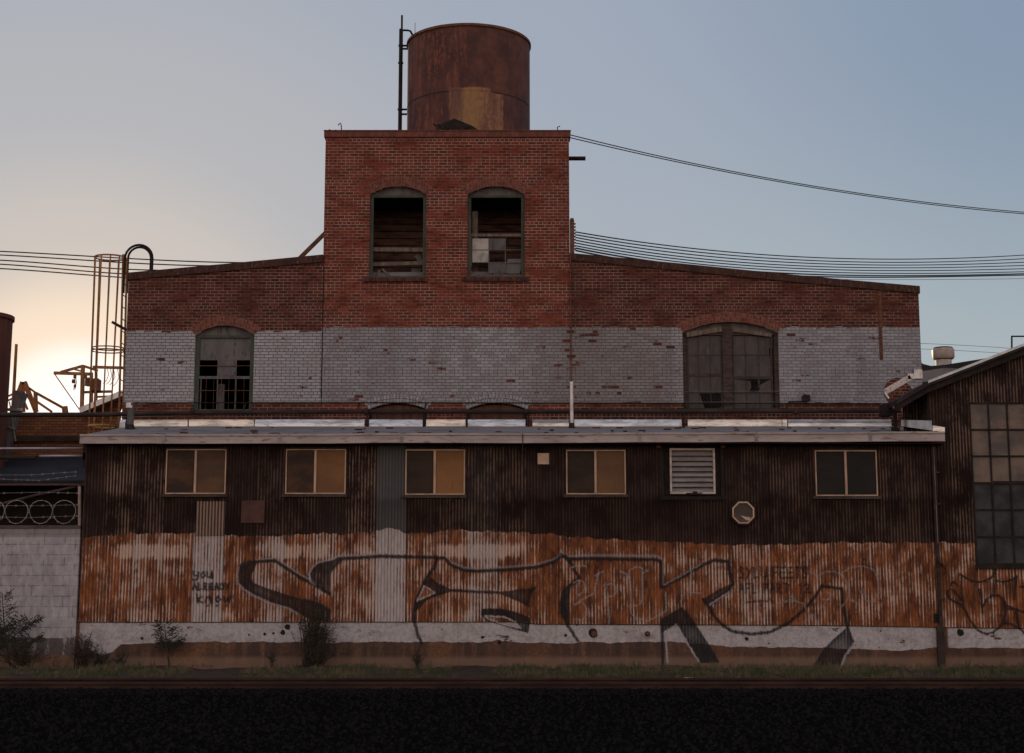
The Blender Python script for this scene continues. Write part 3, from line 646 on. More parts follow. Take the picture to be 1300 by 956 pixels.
m.tube([(px_, TY, T(175)), (px_, TY, T(37)), ], .055, 10); m.tube([(px_+.02, TY, T(38)), (px_+.02, TY, T(19.5))], .028, 8)
m.tube([(px_, TY, T(38.5)), (xat(517, 38, TY), TY, T(38.5)), (xat(521, 40, TY), TY, T(39.5)), (xat(524, 44, TY), TY, T(45))], .03, 8)
for py in (58, 62, 139, 145): m.tube([(px_, TY, T(py)), (TX-TR+.03, TY, T(py))], .03, 8)
for py in (58, 80, 139): m.tube([(px_, TY, T(py+.8)), (px_, TY, T(py-.8))], .075, 10)
m.build('riser_pipe', M['black'], tk, smooth=False)
m = MB(); m.tube([(xat(527, 30, TY), TY, ztop-.02), (xat(527, 30, TY), TY, T(29))], .008, 5); m.build('lightning_rod', M['black'], tk)
hp = thing('roof_debris', 'low dark heap of tarred boards before the tank foot', 'debris', (xat(582, 165, 40.0), 40.0, ZTT-.45))
m = MB(); hx = xat(578, 160, 40.0)
m.v = []; 
pr = [(xat(552, 167, 39.6), zat(170, 39.6)), (xat(556, 164, 39.6), zat(163, 39.6)), (xat(563, 160, 39.6), zat(158.5, 39.6)), (xat(577, 152.5, 39.6), zat(152.5, 39.6)), (xat(588, 157, 39.6), zat(157, 39.6)), (xat(600, 162, 39.6), zat(162, 39.6)), (xat(612, 167, 39.6), zat(170, 39.6))]
m.prism(pr, 39.45, 39.9)
for k in range(9):
    xx = hx+random.uniform(-.5, .5); m.bar((xx, 39.4, zat(166, 39.4)+random.uniform(0, .05)), (xx+random.uniform(-.3, .3), 39.45, zat(159, 39.4)+random.uniform(-.02, .05)), .04)
m.build('tarred_board', M['black'], hp)

# ================================================================ CORRUGATED LEAN-TO SHED
sh = thing('lean_to_shed', 'long low corrugated iron shed, dark above and rust streaked below, before the brick building', 'shed', (0, YS, 0))
xs_ = lambda px, py=700: xat(px, py, YS); zs_ = lambda py: zat(py, YS)
XS0, XS1 = xs_(103.5, 700), xs_(1186, 700)
BOUND = [(100, 684), (130, 682), (160, 679), (250, 677), (290, 679), (330, 680), (400, 675.5), (440, 677), (455, 676), (478, 672.5), (497, 670), (515, 676), (545, 677.5), (560, 674), (592, 673.5), (600, 676), (650, 677), (700, 680), (712, 681.5), (755, 684.5), (800, 686), (870, 688), (920, 690), (1000, 690), (1060, 687.5), (1066, 688), (1100, 689), (1183, 690), (1196, 690), (1235, 692), (1400, 692)]
BOT = [(90, 789.5), (670, 789.2), (671, 792), (1040, 793.5), (1183, 796), (1400, 799)]
SEAMS = [515.5+38.6*k for k in range(-11, 24)]
GREY = {91: .1, 129: .15, 168: .38, 207: .3, 245: .85, 284: .12, 322: .50, 361: .22, 400: .36, 438: .38, 477: 1.15, 515: .22, 554: .26, 593: .52, 631: .26, 670: .05, 709: .12, 747: .08, 786: .05, 824: .08, 863: .2, 902: .3, 940: .42, 979: .12, 1017: .08, 1056: .2, 1095: .26, 1133: .18, 1172: .2, 1210: .1, 1249: .18, 1288: .1}
TONE = {477: 1.0, 591: .15, 400: .1}
LIGHT = {129: .75, 168: .5, 245: .3, 322: .25, 361: .25, 438: .75, 593: .45, 554: .35, 631: .35, 979: .3, 940: .2, 1017: .2, 1095: .35, 1133: .25, 1172: .15, 1056: .2, 1210: .55, 1249: .5, 1288: .45, 1326: .5}
SEAMDARK = {206: .5, 245: .5, 322: .9, 400: .8, 515: .8, 554: .6, 438: .25, 361: .4, 709: .5, 863: .4, 979: .35, 1056: .3, 1249: .7, 168: .5, 129: .4, 284: .4, 631: .3}
def near(d, s, default=0.0):
    for k, v in d.items():
        if abs(k-s) < 6: return v
    return default
def surf_y(X, zrel=None):
    return YS-0.009*np.sin(2*PI*X/PIT)
def corr_wall(name, X0, X1, ztop_f, holes, parent, lowdark=0.0, lap_py=(637,), bot=None, y=YS, extra_rows=()):
    """corrugated sheeting with real waves; holes are x0, x1, z0, z1"""
    st = PIT/8; i0 = math.ceil(X0/st); i1 = math.floor(X1/st); X = np.arange(i0, i1+1)*st
    pxs = CX+X*F/(YS*math.cos(0)+0)*1.0
    # pixel column of each X at mid height (for the traced lines)
    k = 1/(xat(651, 700, YS)-xat(650, 700, YS)); pxs = CX+X*k
    bound = np.array([zat(v, YS) for v in lerp_pts(BOUND, pxs)])+.012*np.sin(X*9)+.010*np.sin(X*23+1); _pj = np.floor((pxs-515.5)/38.6); bound = bound+.028*np.sin(_pj*12.9898)
    bot_z = np.array([zat(v, YS) for v in lerp_pts(BOT, pxs)]) if bot is None else np.full(len(X), bot)
    tops = ztop_f(X)
    grey = np.zeros(len(X)); tone = np.zeros(len(X)); light = np.zeros(len(X)); seam = np.zeros(len(X)); dy = np.zeros(len(X))
    for s0 in SEAMS+[SEAMS[-1]+38.6*k2 for k2 in range(1, 4)]:
        sel = (pxs >= s0) & (pxs < s0+38.6); grey[sel] = near(GREY, s0, .25); tone[sel] = near(TONE, s0); light[sel] = near(LIGHT, s0, .06)
        dy[sel] = rng.uniform(-.006, .003); e = np.argmin(abs(pxs-s0))
        if abs(pxs[e]-s0) < 1: seam[e] = near(SEAMDARK, s0, .25); seam[max(e-1, 0)] = seam[e]*.6; seam[min(e+1, len(X)-1)] = seam[e]; seam[min(e+2, len(X)-1)] = seam[e]*.5
    zs0 = sorted(set([z for h in holes for z in h[2:]]+[zat(p, YS) for p in lap_py]+[zat(p, YS)-.012 for p in lap_py]+[zat(700, YS)]+list(extra_rows)))
    mn = max(bot_z.max(), 0); zs0 = [z for z in zs0 if z > mn+.02 and z < tops.max()-.02]
    rows = [bot_z]+[np.minimum(np.full(len(X), z), tops) for z in zs0]+[tops]
    lapz = [zat(p, YS) for p in lap_py]
    V = []; NXc = len(X)
    for r in rows:
        ay = y-0.009*np.sin(2*PI*X/PIT)+dy
        for lz in lapz: ay = ay-np.where(r > lz-.002, .012, 0.0)
        V.append(np.stack([X, ay, r], 1))
    V = np.concatenate(V); m = MB(); m.v = [tuple(v) for v in V]
    for j in range(len(rows)-1):
        za, zb = rows[j], rows[j+1]
        for i in range(NXc-1):
            if zb[i]-za[i] < 1e-5 and zb[i+1]-za[i+1] < 1e-5: continue
            xc = (X[i]+X[i+1])/2; zc = (za[i]+zb[i])/2
            if any(h[0] < xc < h[1] and h[2] < zc < h[3] for h in holes): continue
            a = j*NXc+i; m.f.append((a, a+1, a+NXc+1, a+NXc))
    R_ = len(rows); at = {n_: np.tile(v, R_) for n_, v in (('bound', bound), ('grey', grey), ('tone', tone), ('light', light), ('seam', seam))}
    return m.build(name, M['corr'], parent, smooth=True, attrs=at)
def rect(px0, px1, py0, py1):
    ym = (py0+py1)/2; return (xat(px0, ym, YS), xat(px1, ym, YS), zat(py1, YS), zat(py0, YS))
WINS = [(211, 287, 570.5, 627), (363, 439, 570.5, 627), (515, 590, 571, 628), (719, 794, 571.5, 627.5), (1035, 1113, 572, 629.5)]
LOUV = (850, 907.5, 569.5, 627.5)
holes = [rect(*w_) for w_ in WINS]+[rect(840, 917, 566, 630)]
eave_z = lambda X: np.interp(X, [XS0, XS1], [zs_(561.5), zs_(559)])
corr_wall('wall', XS0, XS1, lambda X: eave_z(X)+0*X, holes, sh)
# two lighter old sheets under the first window, patches
m = MB()
st = PIT/8; X0_, X1_ = xs_(248.5, 660), xs_(286.5, 660); Xc = np.arange(math.ceil(X0_/st), math.floor(X1_/st))*st
for z in (zs_(680), zs_(636.5)): m.v += [(x, YS-.024-.009*math.sin(2*PI*x/PIT), z) for x in Xc]
n_ = len(Xc); m.f = [(i, i+1, n_+i+1, n_+i) for i in range(n_-1)]
def strip_mat():
    mm = Mat('pale_weathered_sheet', .7); ph = mm.mth('SINE', mm.mth('MULTIPLY', mm.x, 2*PI/PIT)); f = mm.noise(mm.sc(14, 1, 2), 1, 4, .7)
    mm.col(mm.mix(mm.ss(mm.mth('ADD', ph, mm.mth('MULTIPLY', mm.mth('SUBTRACT', f, .5), 2.4)), -.6, .6), (0.045, 0.027, 0.022), (0.30, 0.19, 0.135))); return mm.m
m.build('sheet_patch', strip_mat(), sh, smooth=True)
m = MB(); m.box(*[xs_(306.5, 650), xs_(336, 650)], YS-.035, YS-.015, zs_(664), zs_(635.5)); m.box(xs_(327, 642), xs_(334, 642), YS-.038, YS-.036, zs_(644), zs_(641)); m.build('cover_plate', M['rustplate'], sh)
m = MB(); m.box(xs_(682.5, 582), xs_(697, 582), YS-.04, YS-.015, zs_(589.5), zs_(575.5)); m.build('small_patch', M['ply'], sh)
# concrete footing, in a fine enough grid for the traced paint edge
m = MB(); Xf = np.linspace(XS0-.04, xs_(1500), 500); k = 1/(xat(651, 700, YS)-xat(650, 700, YS)); pf = CX+Xf*k
LINE = [(90, 824), (116, 824), (134, 832), (148, 828), (158, 817), (230, 815), (620, 815), (700, 816), (850, 815), (870, 817), (905, 819), (920, 820.5), (1050, 823), (1140, 826), (1183, 822), (1300, 823), (1500, 823)]
line = np.array([zs_(v) for v in lerp_pts(LINE, pf)]); cover = np.where((pf < 105) | ((pf > 1192) & (pf < 1199)), 0., 1.)
topz = np.array([zs_(v) for v in lerp_pts(BOT, pf)])+.03
rows = [np.full(len(Xf), -.05), topz*.5, topz]
for r in rows: m.v += [(x, YS+.012, z) for x, z in zip(Xf, r)]
n_ = len(Xf)
m.v += [(x, YS+.2, z) for x, z in zip(Xf, topz)]
m.f = [(j*n_+i, j*n_+i+1, (j+1)*n_+i+1, (j+1)*n_+i) for j in range(3) for i in range(n_-1)]
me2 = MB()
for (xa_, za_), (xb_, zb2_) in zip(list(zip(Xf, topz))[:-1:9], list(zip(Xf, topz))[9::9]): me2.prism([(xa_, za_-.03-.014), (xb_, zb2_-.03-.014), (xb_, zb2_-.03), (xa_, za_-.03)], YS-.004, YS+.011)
me2.build('shadow_strip', M['black'], sh)  # added dark strip standing in for the shadow line under the sheets
m.build('footing', M['foot'], sh, attrs={'line': np.tile(line, 4), 'cover': np.tile(cover, 4)})
# rusty pipe ends and holes in the footing
m = MB()
for px, py, r in ((365, 796, 4), (359, 803, 3.5), (753, 803, 6.5), (634, 815.5, 3), (822, 804.5, 3.6), (1219, 803, 5), (948, 811, 2.6), (612.5, 809, 2.3), (718, 806.5, 2), (336, 805, 2), (316, 806, 1.3), (347, 804, 1.6), (1118, 801, 1.3), (976, 817, 1.2), (180, 810.5, 2.2), (561, 799, 1)):
    c = P(px, py, YS); rr = r/58.5; n = 9
    ring = [(c.x+rr*random.uniform(.75, 1.1)*math.cos(2*PI*i/n), c.z+rr*random.uniform(.75, 1.1)*math.sin(2*PI*i/n)) for i in range(n)]
    m = MB(); m.prism(ring, YS+.007, YS+.013); m.build('spalled_hole', M['black'], sh)
m = MB(); c = P(822, 804.5, YS); m.tube([(c.x, YS-.09, c.z), (c.x, YS, c.z)], .05, 12, cap=False); m.tube([(c.x, YS-.085, c.z), (c.x, YS-.05, c.z)], .035, 12, cap=True)
m.build('drain_stub', M['rustiron'], sh); m = MB(); c = P(753, 803, YS); m.tube([(c.x+.02, YS-.05, c.z-.03), (c.x+.02, YS+.02, c.z-.03)], .06, 12); m.build('drain_stub', M['rustiron'], sh)
# fascia, roof, flashing
YE = YS-.38; fz = lambda px, py: P(px, py, YE)
m = MB(); a0, a1, b0, b1 = fz(101, 563), fz(101, 551.5), fz(1200, 560), fz(1200, 548)
XE0, XE1 = a0.x, b0.x
NF = 14; fxs = [XE0+(XE1-XE0)*i/NF for i in range(NF+1)]; sag = [random.uniform(-.011, .009) for _ in range(NF+1)]
tl, tr_ = a1.z, b1.z; bl, brr = a0.z, b0.z
def fasc(o0, o1, top0, top1, y0, y1):
    """strip between a line o0 (from the bottom, or top if top0) and o1"""
    n0 = len(m.v)
    for i, x in enumerate(fxs):
        t = i/NF; zb_, zt_ = bl+(brr-bl)*t+sag[i], tl+(tr_-tl)*t+sag[i]*.8
        za, zc = (zt_ if top0 else zb_)+o0, (zt_ if top1 else zb_)+o1
        m.v.extend([(x, y0, za), (x, y0, zc), (x, y1, zc), (x, y1, za)])
    for i in range(NF):
        k = n0+4*i; m.f.extend([(k+j, k+4+j, k+4+(j+1) % 4, k+(j+1) % 4) for j in range(4)])
    m.f.extend([(n0+3, n0+2, n0+1, n0), tuple(n0+4*NF+j for j in range(4))])
fasc(0, -.045, 0, 1, YE, YE+.04); fasc(-.044, 0, 1, 1, YE-.018, YE+.05); fasc(-.01, .025, 0, 0, YE-.010, YE+.035)
fo = m.build('fascia', M['fascia'], sh, bevel=0.003)
for px in (208, 355, 510, 812, 960, 1105):
    m = MB(); x = fz(px, 556).x; t = (x-XE0)/(XE1-XE0); zb_ = bl+(brr-bl)*t; m.box(x-.03, x+.03, YE-.024, YE-.019, zb_-.012, zb_+.2); m.build('joint_cover', M['louvre'], fo)
m = MB(); x = fz(663.5, 556).x; m.box(x-.006, x+.01, YE-.024, YE-.005, bl-.12, tl+.02); m.tube([(x, YE-.02, bl-.02), (x-.04, YE+.1, bl+.02), (x+.02, YE+.2, bl-.12)], .008, 5); m.build('cable_drop', M['black'], sh)
ZJ = zat(540, YB)-.02
m = MB(); m.v = [(XE0, YE+.05, tl-.012), (XE1, YE+.05, tr_-.012), (XE1, YB-.001, ZJ), (XE0, YB-.001, ZJ), (XE0, YE+.05, tl-.1), (XE1, YE+.05, tr_-.1), (XE1, YB-.001, ZJ-.1), (XE0, YB-.001, ZJ-.1)]
m.f = [(0,1,2,3), (7,6,5,4), (0,4,5,1), (1,5,6,2), (3,7,4,0)]; m.build('roof', M['roof'], sh)
m = MB(); m.box(XE0, XE1, YE+.041, YS+.05, bl-.001, bl+.012); m.build('soffit', M['black'], sh)
for i in range(60):   # dark specks of tar and moss on the roof edge
    pass
m = MB()
for i in range(64):
    x = random.uniform(XE0, XE1); y = YE+random.uniform(.06, 3.6) if i % 3 else YE+.03; zz = tl-.01+(ZJ-tl)*(y-YE)/(YB-YE)+(x-XE0)/(XE1-XE0)*(tr_-tl)*(1-(y-YE)/(YB-YE))
    r = random.uniform(.02, .07); m.box(x-r*1.3, x+r*1.3, y-r*.6, y+r*.6, zz-.01, zz+random.uniform(.015, .03))
m.build('tar_patch', worn('tar_and_rust_specks', (0.03, 0.022, 0.02), (0.14, 0.05, 0.035), .9, 0, (2, 2, 2)), sh)['kind'] = 'stuff'
# segments of shiny flashing between roof and brick wall
SEG = [(153, 160, 40), (170, 238.5, 7), (240, 322.5, 4), (324, 463, 34), (469, 538, 44), (541, 591, 4), (594, 667, 42), (676, 722, 20), (729, 865, 38), (873, 992, 9), (993, 999, 3), (1000, 1131, 24)]
for a_, b_, til in SEG:
    yb = YB-.03; x0, x1 = xat(a_, 538, yb), xat(b_, 538, yb); zb0, zt0_ = zat(543.5, yb), zat(532.8, yb); h = zt0_-zb0; t = math.radians(til); m = MB()
    d0 = h*math.tan(t)*.5
    ym = yb-d0-.03
    m.v = [(x0, ym, zb0-.03), (x1, ym, zb0-.03), (x1, ym+d0*.35, zb0+h*.55), (x0, ym+d0*.35, zb0+h*.55), (x1, ym+d0, zt0_), (x0, ym+d0, zt0_), (x1, ym+d0+.02, zt0_), (x0, ym+d0+.02, zt0_)]
    m.f = [(0,1,2,3), (3,2,4,5), (5,4,6,7)]
    o_ = m.build('flashing', M['flash'], sh)
m = MB()
for px in (466, 537.5, 592.5, 671, 868):
    c = P(px, 543, YB-.35); m.box(c.x-.09, c.x+.09, c.y-.08, c.y+.08, c.z-.06, c.z-.01); m.box(c.x-.02, c.x+.02, c.y-.02, c.y+.02, c.z-.02, zat(523, YB-.35)); m.build('pipe_stand', M['black'], sh); m = MB()
# sliding windows
def slider(rc, mats, i, label):
    x0, x1, z0, z1 = rc; m = MB(); f = .022; yf = YS-.045
    m.box(x0-.005, x1+.005, yf, YS+.06, z1-f, z1+.004); m.box(x0-.005, x1+.005, yf, YS+.06, z0-.004, z0+f)
    m.box(x0-.005, x0+f, yf+.002, YS+.058, z0+f, z1-f); m.box(x1-f, x1+.005, yf+.002, YS+.058, z0+f, z1-f)
    xm = (x0+x1)/2-.01; m.box(xm-.025, xm+.025, yf-.004, YS+.05, z0+f, z1-f)
    wd = m.build('sliding_window', M['alum'], sh, bevel=.003); wd['label'] = label
    m = MB(); m.box(x0+f, xm-.025, YS-.005, YS+.002, z0+f, z1-f); m.build('pane', M[mats[0]], wd)
    m = MB(); m.box(xm+.025, x1-f, YS-.02, YS-.013, z0+f, z1-f); m.build('pane', M[mats[1]], wd)
    m = MB(); m.box(x0-.07, x1+.05, YS-.075, YS-.01, z0-.075, z0-.008); m.build('sill', M['darkwood'], wd, bevel=.006); m = MB(); m.box(x0-.03, x1+.03, YS-.06, YS-.01, z1+.008, z1+.035); m.build('drip_strip', M['darkwood'], wd, bevel=.004)
labs = ['sliding window with dim brown glass nearest the left end of the shed', 'sliding window with bright amber right pane, left of the bluish grey sheet', 'sliding window with amber right pane below the boarded low arch',
        'sliding window with brown panes between the small pale patch and the louvre', 'sliding window with black glass nearest the right end']
mts = [('amberdk', 'amberdk2'), ('amberdk', 'amber'), ('brownpane', 'amber'), ('brownpane', 'amber2'), ('blackpane', 'blackpane')]
M['amber2'] = pane_mat('dull_amber_frosted_glass', (0.18, 0.095, 0.05), (0.13, 0.072, 0.042), .3, (.5, 1, .9))
M['amberdk2'] = pane_mat('mottled_amber_frosted_glass', (0.17, 0.088, 0.045), (0.08, 0.048, 0.034), .3, (.4, 1, 1.2))
for i, (w_, l_) in enumerate(zip(WINS, labs)): slider(rect(*w_), mts[i], i, l_)
# louvre
x0, x1, z0, z1 = rect(*LOUV); hx0, hx1, hz0, hz1 = rect(840, 917, 566, 630)
m = MB(); f = .045; m.box(x0, x1, YS-.08, YS-.01, z1-f, z1); m.box(x0, x1, YS-.08, YS-.01, z0, z0+f); m.box(x0, x0+f, YS-.079, YS-.01, z0+f, z1-f); m.box(x1-f, x1, YS-.079, YS-.01, z0+f, z1-f)
lv = m.build('louvre_vent', M['louvreframe'], sh, bevel=.004)
m = MB(); n = 8; h = (z1-z0-2*f)/n
for i in range(n):
    za = z0+f+i*h; m.v += [(x0+f, YS-.07, za+.004), (x1-f, YS-.07, za+.004), (x1-f, YS+.01, za+h*.92), (x0+f, YS+.01, za+h*.92), (x0+f, YS-.066, za-.004), (x1-f, YS-.066, za-.004), (x1-f, YS+.014, za+h*.92-.008), (x0+f, YS+.014, za+h*.92-.008)]
    k = len(m.v)-8; m.f += [(k,k+1,k+2,k+3),(k+7,k+6,k+5,k+4),(k,k+4,k+5,k+1)]
m.build('slats', M['louvre'], lv)
m = MB(); c = P(882, 626, YS); m.box(c.x-.05, c.x+.04, YS-.12, YS-.08, c.z-.04, c.z+.03); m.bar((c.x-.2, YS-.09, c.z-.01), (c.x+.15, YS-.09, c.z), .02); m.build('catch', M['black'], lv)
m = MB(); m.box(hx0, hx1, YS+.02, YS+.05, hz0, hz1); m.box(hx0-.04, hx1+.06, YS-.06, YS-.012, hz0-.08, hz0-.003); m.box(hx0-.03, hx0+.04, YS-.05, YS+.019, hz0, hz1); m.box(hx1-.04, hx1+.03, YS-.05, YS+.019, hz0, hz1)
m.build('louvre_surround', M['black'], lv)
m = MB()
for px in (835.5, 917): c = P(px, 565.5, YS); m.box(c.x-.05, c.x+.05, YS-.1, YS-.02, c.z-.06, c.z+.06); m.build('bracket', M['rustiron'], lv); m = MB()
# round (octagonal) port
c = P(943, 651, YS); rr = 16.2/58.8
m = MB(); ring = [(rr*math.cos(PI/8+i*PI/4), rr*math.sin(PI/8+i*PI/4)) for i in range(8)]
for i in range(8):
    a_, b_ = ring[i], ring[(i+1) % 8]; s0, s1 = .93, .80
    m.prism([(c.x+a_[0]*s0, c.z+a_[1]*s0), (c.x+b_[0]*s0, c.z+b_[1]*s0), (c.x+b_[0]*s1, c.z+b_[1]*s1), (c.x+a_[0]*s1, c.z+a_[1]*s1)], YS-.085, YS-.03)
pt_ = m.build('octagonal_port', M['alum'], sh)
m = MB(); m.prism([(c.x+a_*.81, c.z+b_*.81) for a_, b_ in ring], YS-.05, YS-.035); m.build('pane', pane_mat('port_glass', (0.075, 0.06, 0.055), (0.10, 0.075, 0.062), .25), pt_)
m = MB(); m.prism([(c.x+a_, c.z+b_) for a_, b_ in [(-.05, -.06), (.05, -.09), (.15, -.10), (.14, -.17), (.06, -.16)]], YS-.056, YS-.051); m.build('rust_stain', M['ply'], pt_)
m = MB(); m.tube([(c.x+rr*.98*math.cos(t_*PI/8), YS-.04, c.z+rr*.98*math.sin(t_*PI/8)) for t_ in range(16)], .03, 6, closed=True); m.build('rubber_ring', M['black'], pt_)
# dark interior of the shed so that the openings stay closed
m = MB(); m.box(XS0+.1, XS1-.1, YS+.5, YS+.55, 0, zs_(566)); m.build('inner_wall', M['dark'], sh)
m = MB(); m.box(XS0-.005, XS0+.02, YS+.0, YB-.01, -.05, zs_(563)); m.build('end_wall', M['rustplate'], sh)
# downpipe at the right end
m = MB(); m.bar((xs_(1184, 590), YS-.07, zs_(561)), (xs_(1193.5, 790), YS-.07, zs_(800)), .075, .06); m.bar((xs_(1192, 795), YS-.08, zs_(795)), (xs_(1194, 850), YS-.10, -.02), .15, .08)
dpp = m.build('downpipe', M['pipe'], sh)
m = MB(); m.bar((xs_(1185.0, 600), YS-.104, zs_(562)), (xs_(1189.5, 700), YS-.104, zs_(690)), .014, .006); m.build('paint_streak', worn('dull_pale_paint', (.2, .16, .15), (.1, .075, .07)), dpp)
for py in (600, 640, 690, 716, 760): m = MB(); m.box(xs_(1183+(py-560)*.045, py), xs_(1189.5+(py-560)*.045, py), YS-.108, YS-.02, zs_(py)-.012, zs_(py)+.012); m.build('pipe_strap', M['rustplate'], dpp)
m = MB(); m.tube([(xs_(1187, 712), YS-.12, zs_(712)), (xs_(1194, 716), YS-.14, zs_(717)), (xs_(1199, 724), YS-.1, zs_(725)), (xs_(1196, 732), YS-.1, zs_(731))], .012, 5); m.build('loose_wire', M['black'], dpp)

# ================================================================ RIGHT GABLE SHED
gs = thing('gable_shed', 'corrugated iron shed with sloping roof and tall many paned window at the right edge', 'shed', (xs_(1200), YS, 0))
slope = [(1142, 500), (1178, 484), (1240, 460), (1300, 436.5), (1500, 356)]
XG0 = XS1-.004
YG = YS+.06
gtop = lambda X: np.interp(X, [xat(a_, b_, YS) .__float__() if False else P(a_, b_+6, YS).x for a_, b_ in slope], [P(a_, b_+6, YS).z for a_, b_ in slope])
gh = [rect(1235, 1402, 512, 716)]
corr_wall('wall', XG0, xs_(1500), gtop, gh, gs, lap_py=(637,), extra_rows=[zs_(v) for v in (455, 470, 485, 500)])
# part of the gable above the lean-to roof, set back
m = MB()
YR = YS+.62; st = PIT/8; X0_, X1_ = xat(1146, 520, YR), xat(1192, 520, YR); Xc = np.arange(math.ceil(X0_/st), math.floor(X1_/st))*st
sl_z = lambda X: float(np.interp(X, [P(a_, b_, YR).x for a_, b_ in slope], [P(a_, b_+8, YR).z for a_, b_ in slope]))
for zf in (lambda x: zat(556, YR), sl_z): m.v += [(x, YR-.009*math.sin(2*PI*x/PIT), zf(x)) for x in Xc]
n_ = len(Xc); m.f = [(i, i+1, n_+i+1, n_+i) for i in range(n_-1)]
at = {n__: np.full(2*n_, v) for n__, v in (('bound', 0.), ('grey', .2), ('tone', 0.), ('light', .5), ('seam', 0.))}
m.build('set_back_wall', M['corr'], gs, smooth=True, attrs=at)
m = MB(); m.box(XG0-.001, XG0+.02, YS, YR+.02, zs_(556), gtop(XG0)-.0); m.build('corner_post', M['darkwood'], gs)
# roof along the slope
m = MB(); me_ = MB(); dk_ = MB()
pts = [P(a_, b_, YS-.25) for a_, b_ in slope]
pts[0] = P(1139, 507, YS-.25); 
for p0, p1 in zip(pts[:-1], pts[1:]):
    for (mb_, zo0, zo1, y0, y1) in ((m, -.10, 0, YS-.25, YS+(.75 if p0.x < P(1170, 480, YS).x else 1.5)), (me_, -.045, .012, YS-.27, YS-.252), (dk_, -.24, -.101, YS-.2, YS-.0)):
        k = len(mb_.v); mb_.v += [(p0.x, y0, p0.z+zo0), (p1.x, y0, p1.z+zo0), (p1.x, y0, p1.z+zo1), (p0.x, y0, p0.z+zo1), (p0.x, y1, p0.z+zo0), (p1.x, y1, p1.z+zo0), (p1.x, y1, p1.z+zo1), (p0.x, y1, p0.z+zo1)]
        mb_.f += [(k,k+1,k+2,k+3),(k+7,k+6,k+5,k+4),(k+3,k+2,k+6,k+7),(k,k+4,k+5,k+1),(k,k+3,k+7,k+4),(k+1,k+5,k+6,k+2)]
rf = m.build('roof', worn('dark_sheet_roof', (0.03, 0.026, 0.026), (0.05, 0.045, 0.044), .7, 0, (2, 2, 2)), gs); me_ = MB(); tp = pts[1:]; nn_ = len(tp)
for p_ in tp: me_.v += [(p_.x, YS-.27, p_.z-.045), (p_.x, YS-.27, p_.z+.012), (p_.x, YS-.252, p_.z+.012), (p_.x, YS-.252, p_.z-.045)]
me_.f = [(0, 1, 2, 3)]+[(4*i+j, 4*i+(j+1) % 4, 4*i+4+(j+1) % 4, 4*i+4+j) for i in range(nn_-1) for j in range(4)]
me_.build('edge_trim', M['edge'], rf); dk_.build('barge_board', M['black'], rf)
m = MB(); a_, b_ = P(1123, 498, YS-.3), P(1156, 479, YS-.3); m.bar(a_, b_, .13, .12); wt = m.build('white_gutter_end', M['whitetrim'], gs, bevel=.01)
m = MB(); c = P(1152, 480, YS-.3); m.box(c.x, c.x+.14, YS-.36, YS-.2, c.z-.03, c.z+.09); m.tube([P(1123, 498, YS-.37), P(1128, 506, YS-.37)], .03, 6); c = P(1168, 474, YS); m.box(c.x-.1, c.x+.08, YS+.1, YS+.3, c.z-.1, c.z+.1); m.build('gutter_bracket', M['galv'], wt)
m = MB(); c = P(1131, 516, YS); m.box(xs_(1128, 515), xs_(1140, 515), YS+.5, YS+.9, zs_(524), zs_(509)); m.bar(P(1136, 520, YS+.5), P(1137, 545, YS+.5), .07); m.bar(P(1132, 545, YS+.5), P(1142, 545, YS+.5), .09); m.build('valve', M['black'], gs)
# flashing where it meets the lean-to roof
m = MB(); a_, b_, c_, d_ = P(1144, 533, YR-.02), P(1183, 534, YS-.1), P(1183, 546.5, YS-.1), P(1144, 541, YR-.02); m.v = [tuple(v) for v in (a_, b_, c_, d_)]; m.f = [(0, 1, 2, 3)]; m.build('roof_flashing', M['galv'], gs)
m = MB(); a_, b_, c_, d_ = P(1184, 540, YS-.12), P(1199.5, 542.5, YS-.30), P(1199.5, 548, YS-.30), P(1184, 547, YS-.12); m.v = [tuple(v) for v in (a_, b_, c_, d_)]; m.f = [(0, 1, 2, 3)]; m.build('end_flashing', M['flash'], gs)
# tall window
GW = gh[0]; ncol, nrow = 7, 6; gx2 = [GW[0]+(GW[1]-GW[0])*i/ncol for i in range(ncol+1)]; gz2 = [GW[3]-(GW[3]-GW[2])*i/nrow for i in range(nrow+1)]
m = MB()
for x in gx2: m.box(x-.018, x+.018, YS-.03, YS+.03, GW[2], GW[3])
for z in gz2: m.box(GW[0], GW[1], YS-.028, YS+.028, z-.018, z+.018)
m.box(GW[0]-.04, GW[1], YS-.06, YS-.02, GW[2]-.1, GW[2]-.019); m.box(gx2[1]+.02, gx2[4], YS-.035, YS-.029, gz2[3]-.03, gz2[3]+.04)
gw = m.build('tall_window', M['black'], gs)
m = MB(); m2 = MB()
for i in range(ncol):
    for j in range(nrow):
        (m if j < 3 else m2).box(gx2[i]+.018, gx2[i+1]-.018, YS-.004+random.uniform(-.004, .004), YS+.003, gz2[j+1]+.018, gz2[j]-.018)
o1 = m.build('pane', M['tanpane'], gw); o1['label'] = 'three upper rows of tan frosted panes'; o1 = m2.build('pane', M['bluepane'], gw); o1['label'] = 'three lower rows of dark glass panes'
m = MB(); m.box(XS1-.02, XS1+.02, YS+.03, YS+.62, -.05, zs_(560)); m.build('party_wall', M['dark'], gs); m = MB(); m.box(GW[0], GW[1], YS+.5, YS+.52, GW[2]-.1, GW[3]+.1); m.build('inner_wall', M['dark'], gs)
m = MB(); c = P(1286, 434, YS+.4); m.bar(P(1284.5, 444, YS+.4), P(1284.5, 426.5, YS+.4), .03); m.bar(P(1284, 427, YS+.4), P(1310, 427, YS+.4), .03); m.build('roof_rail', M['black'], gs)
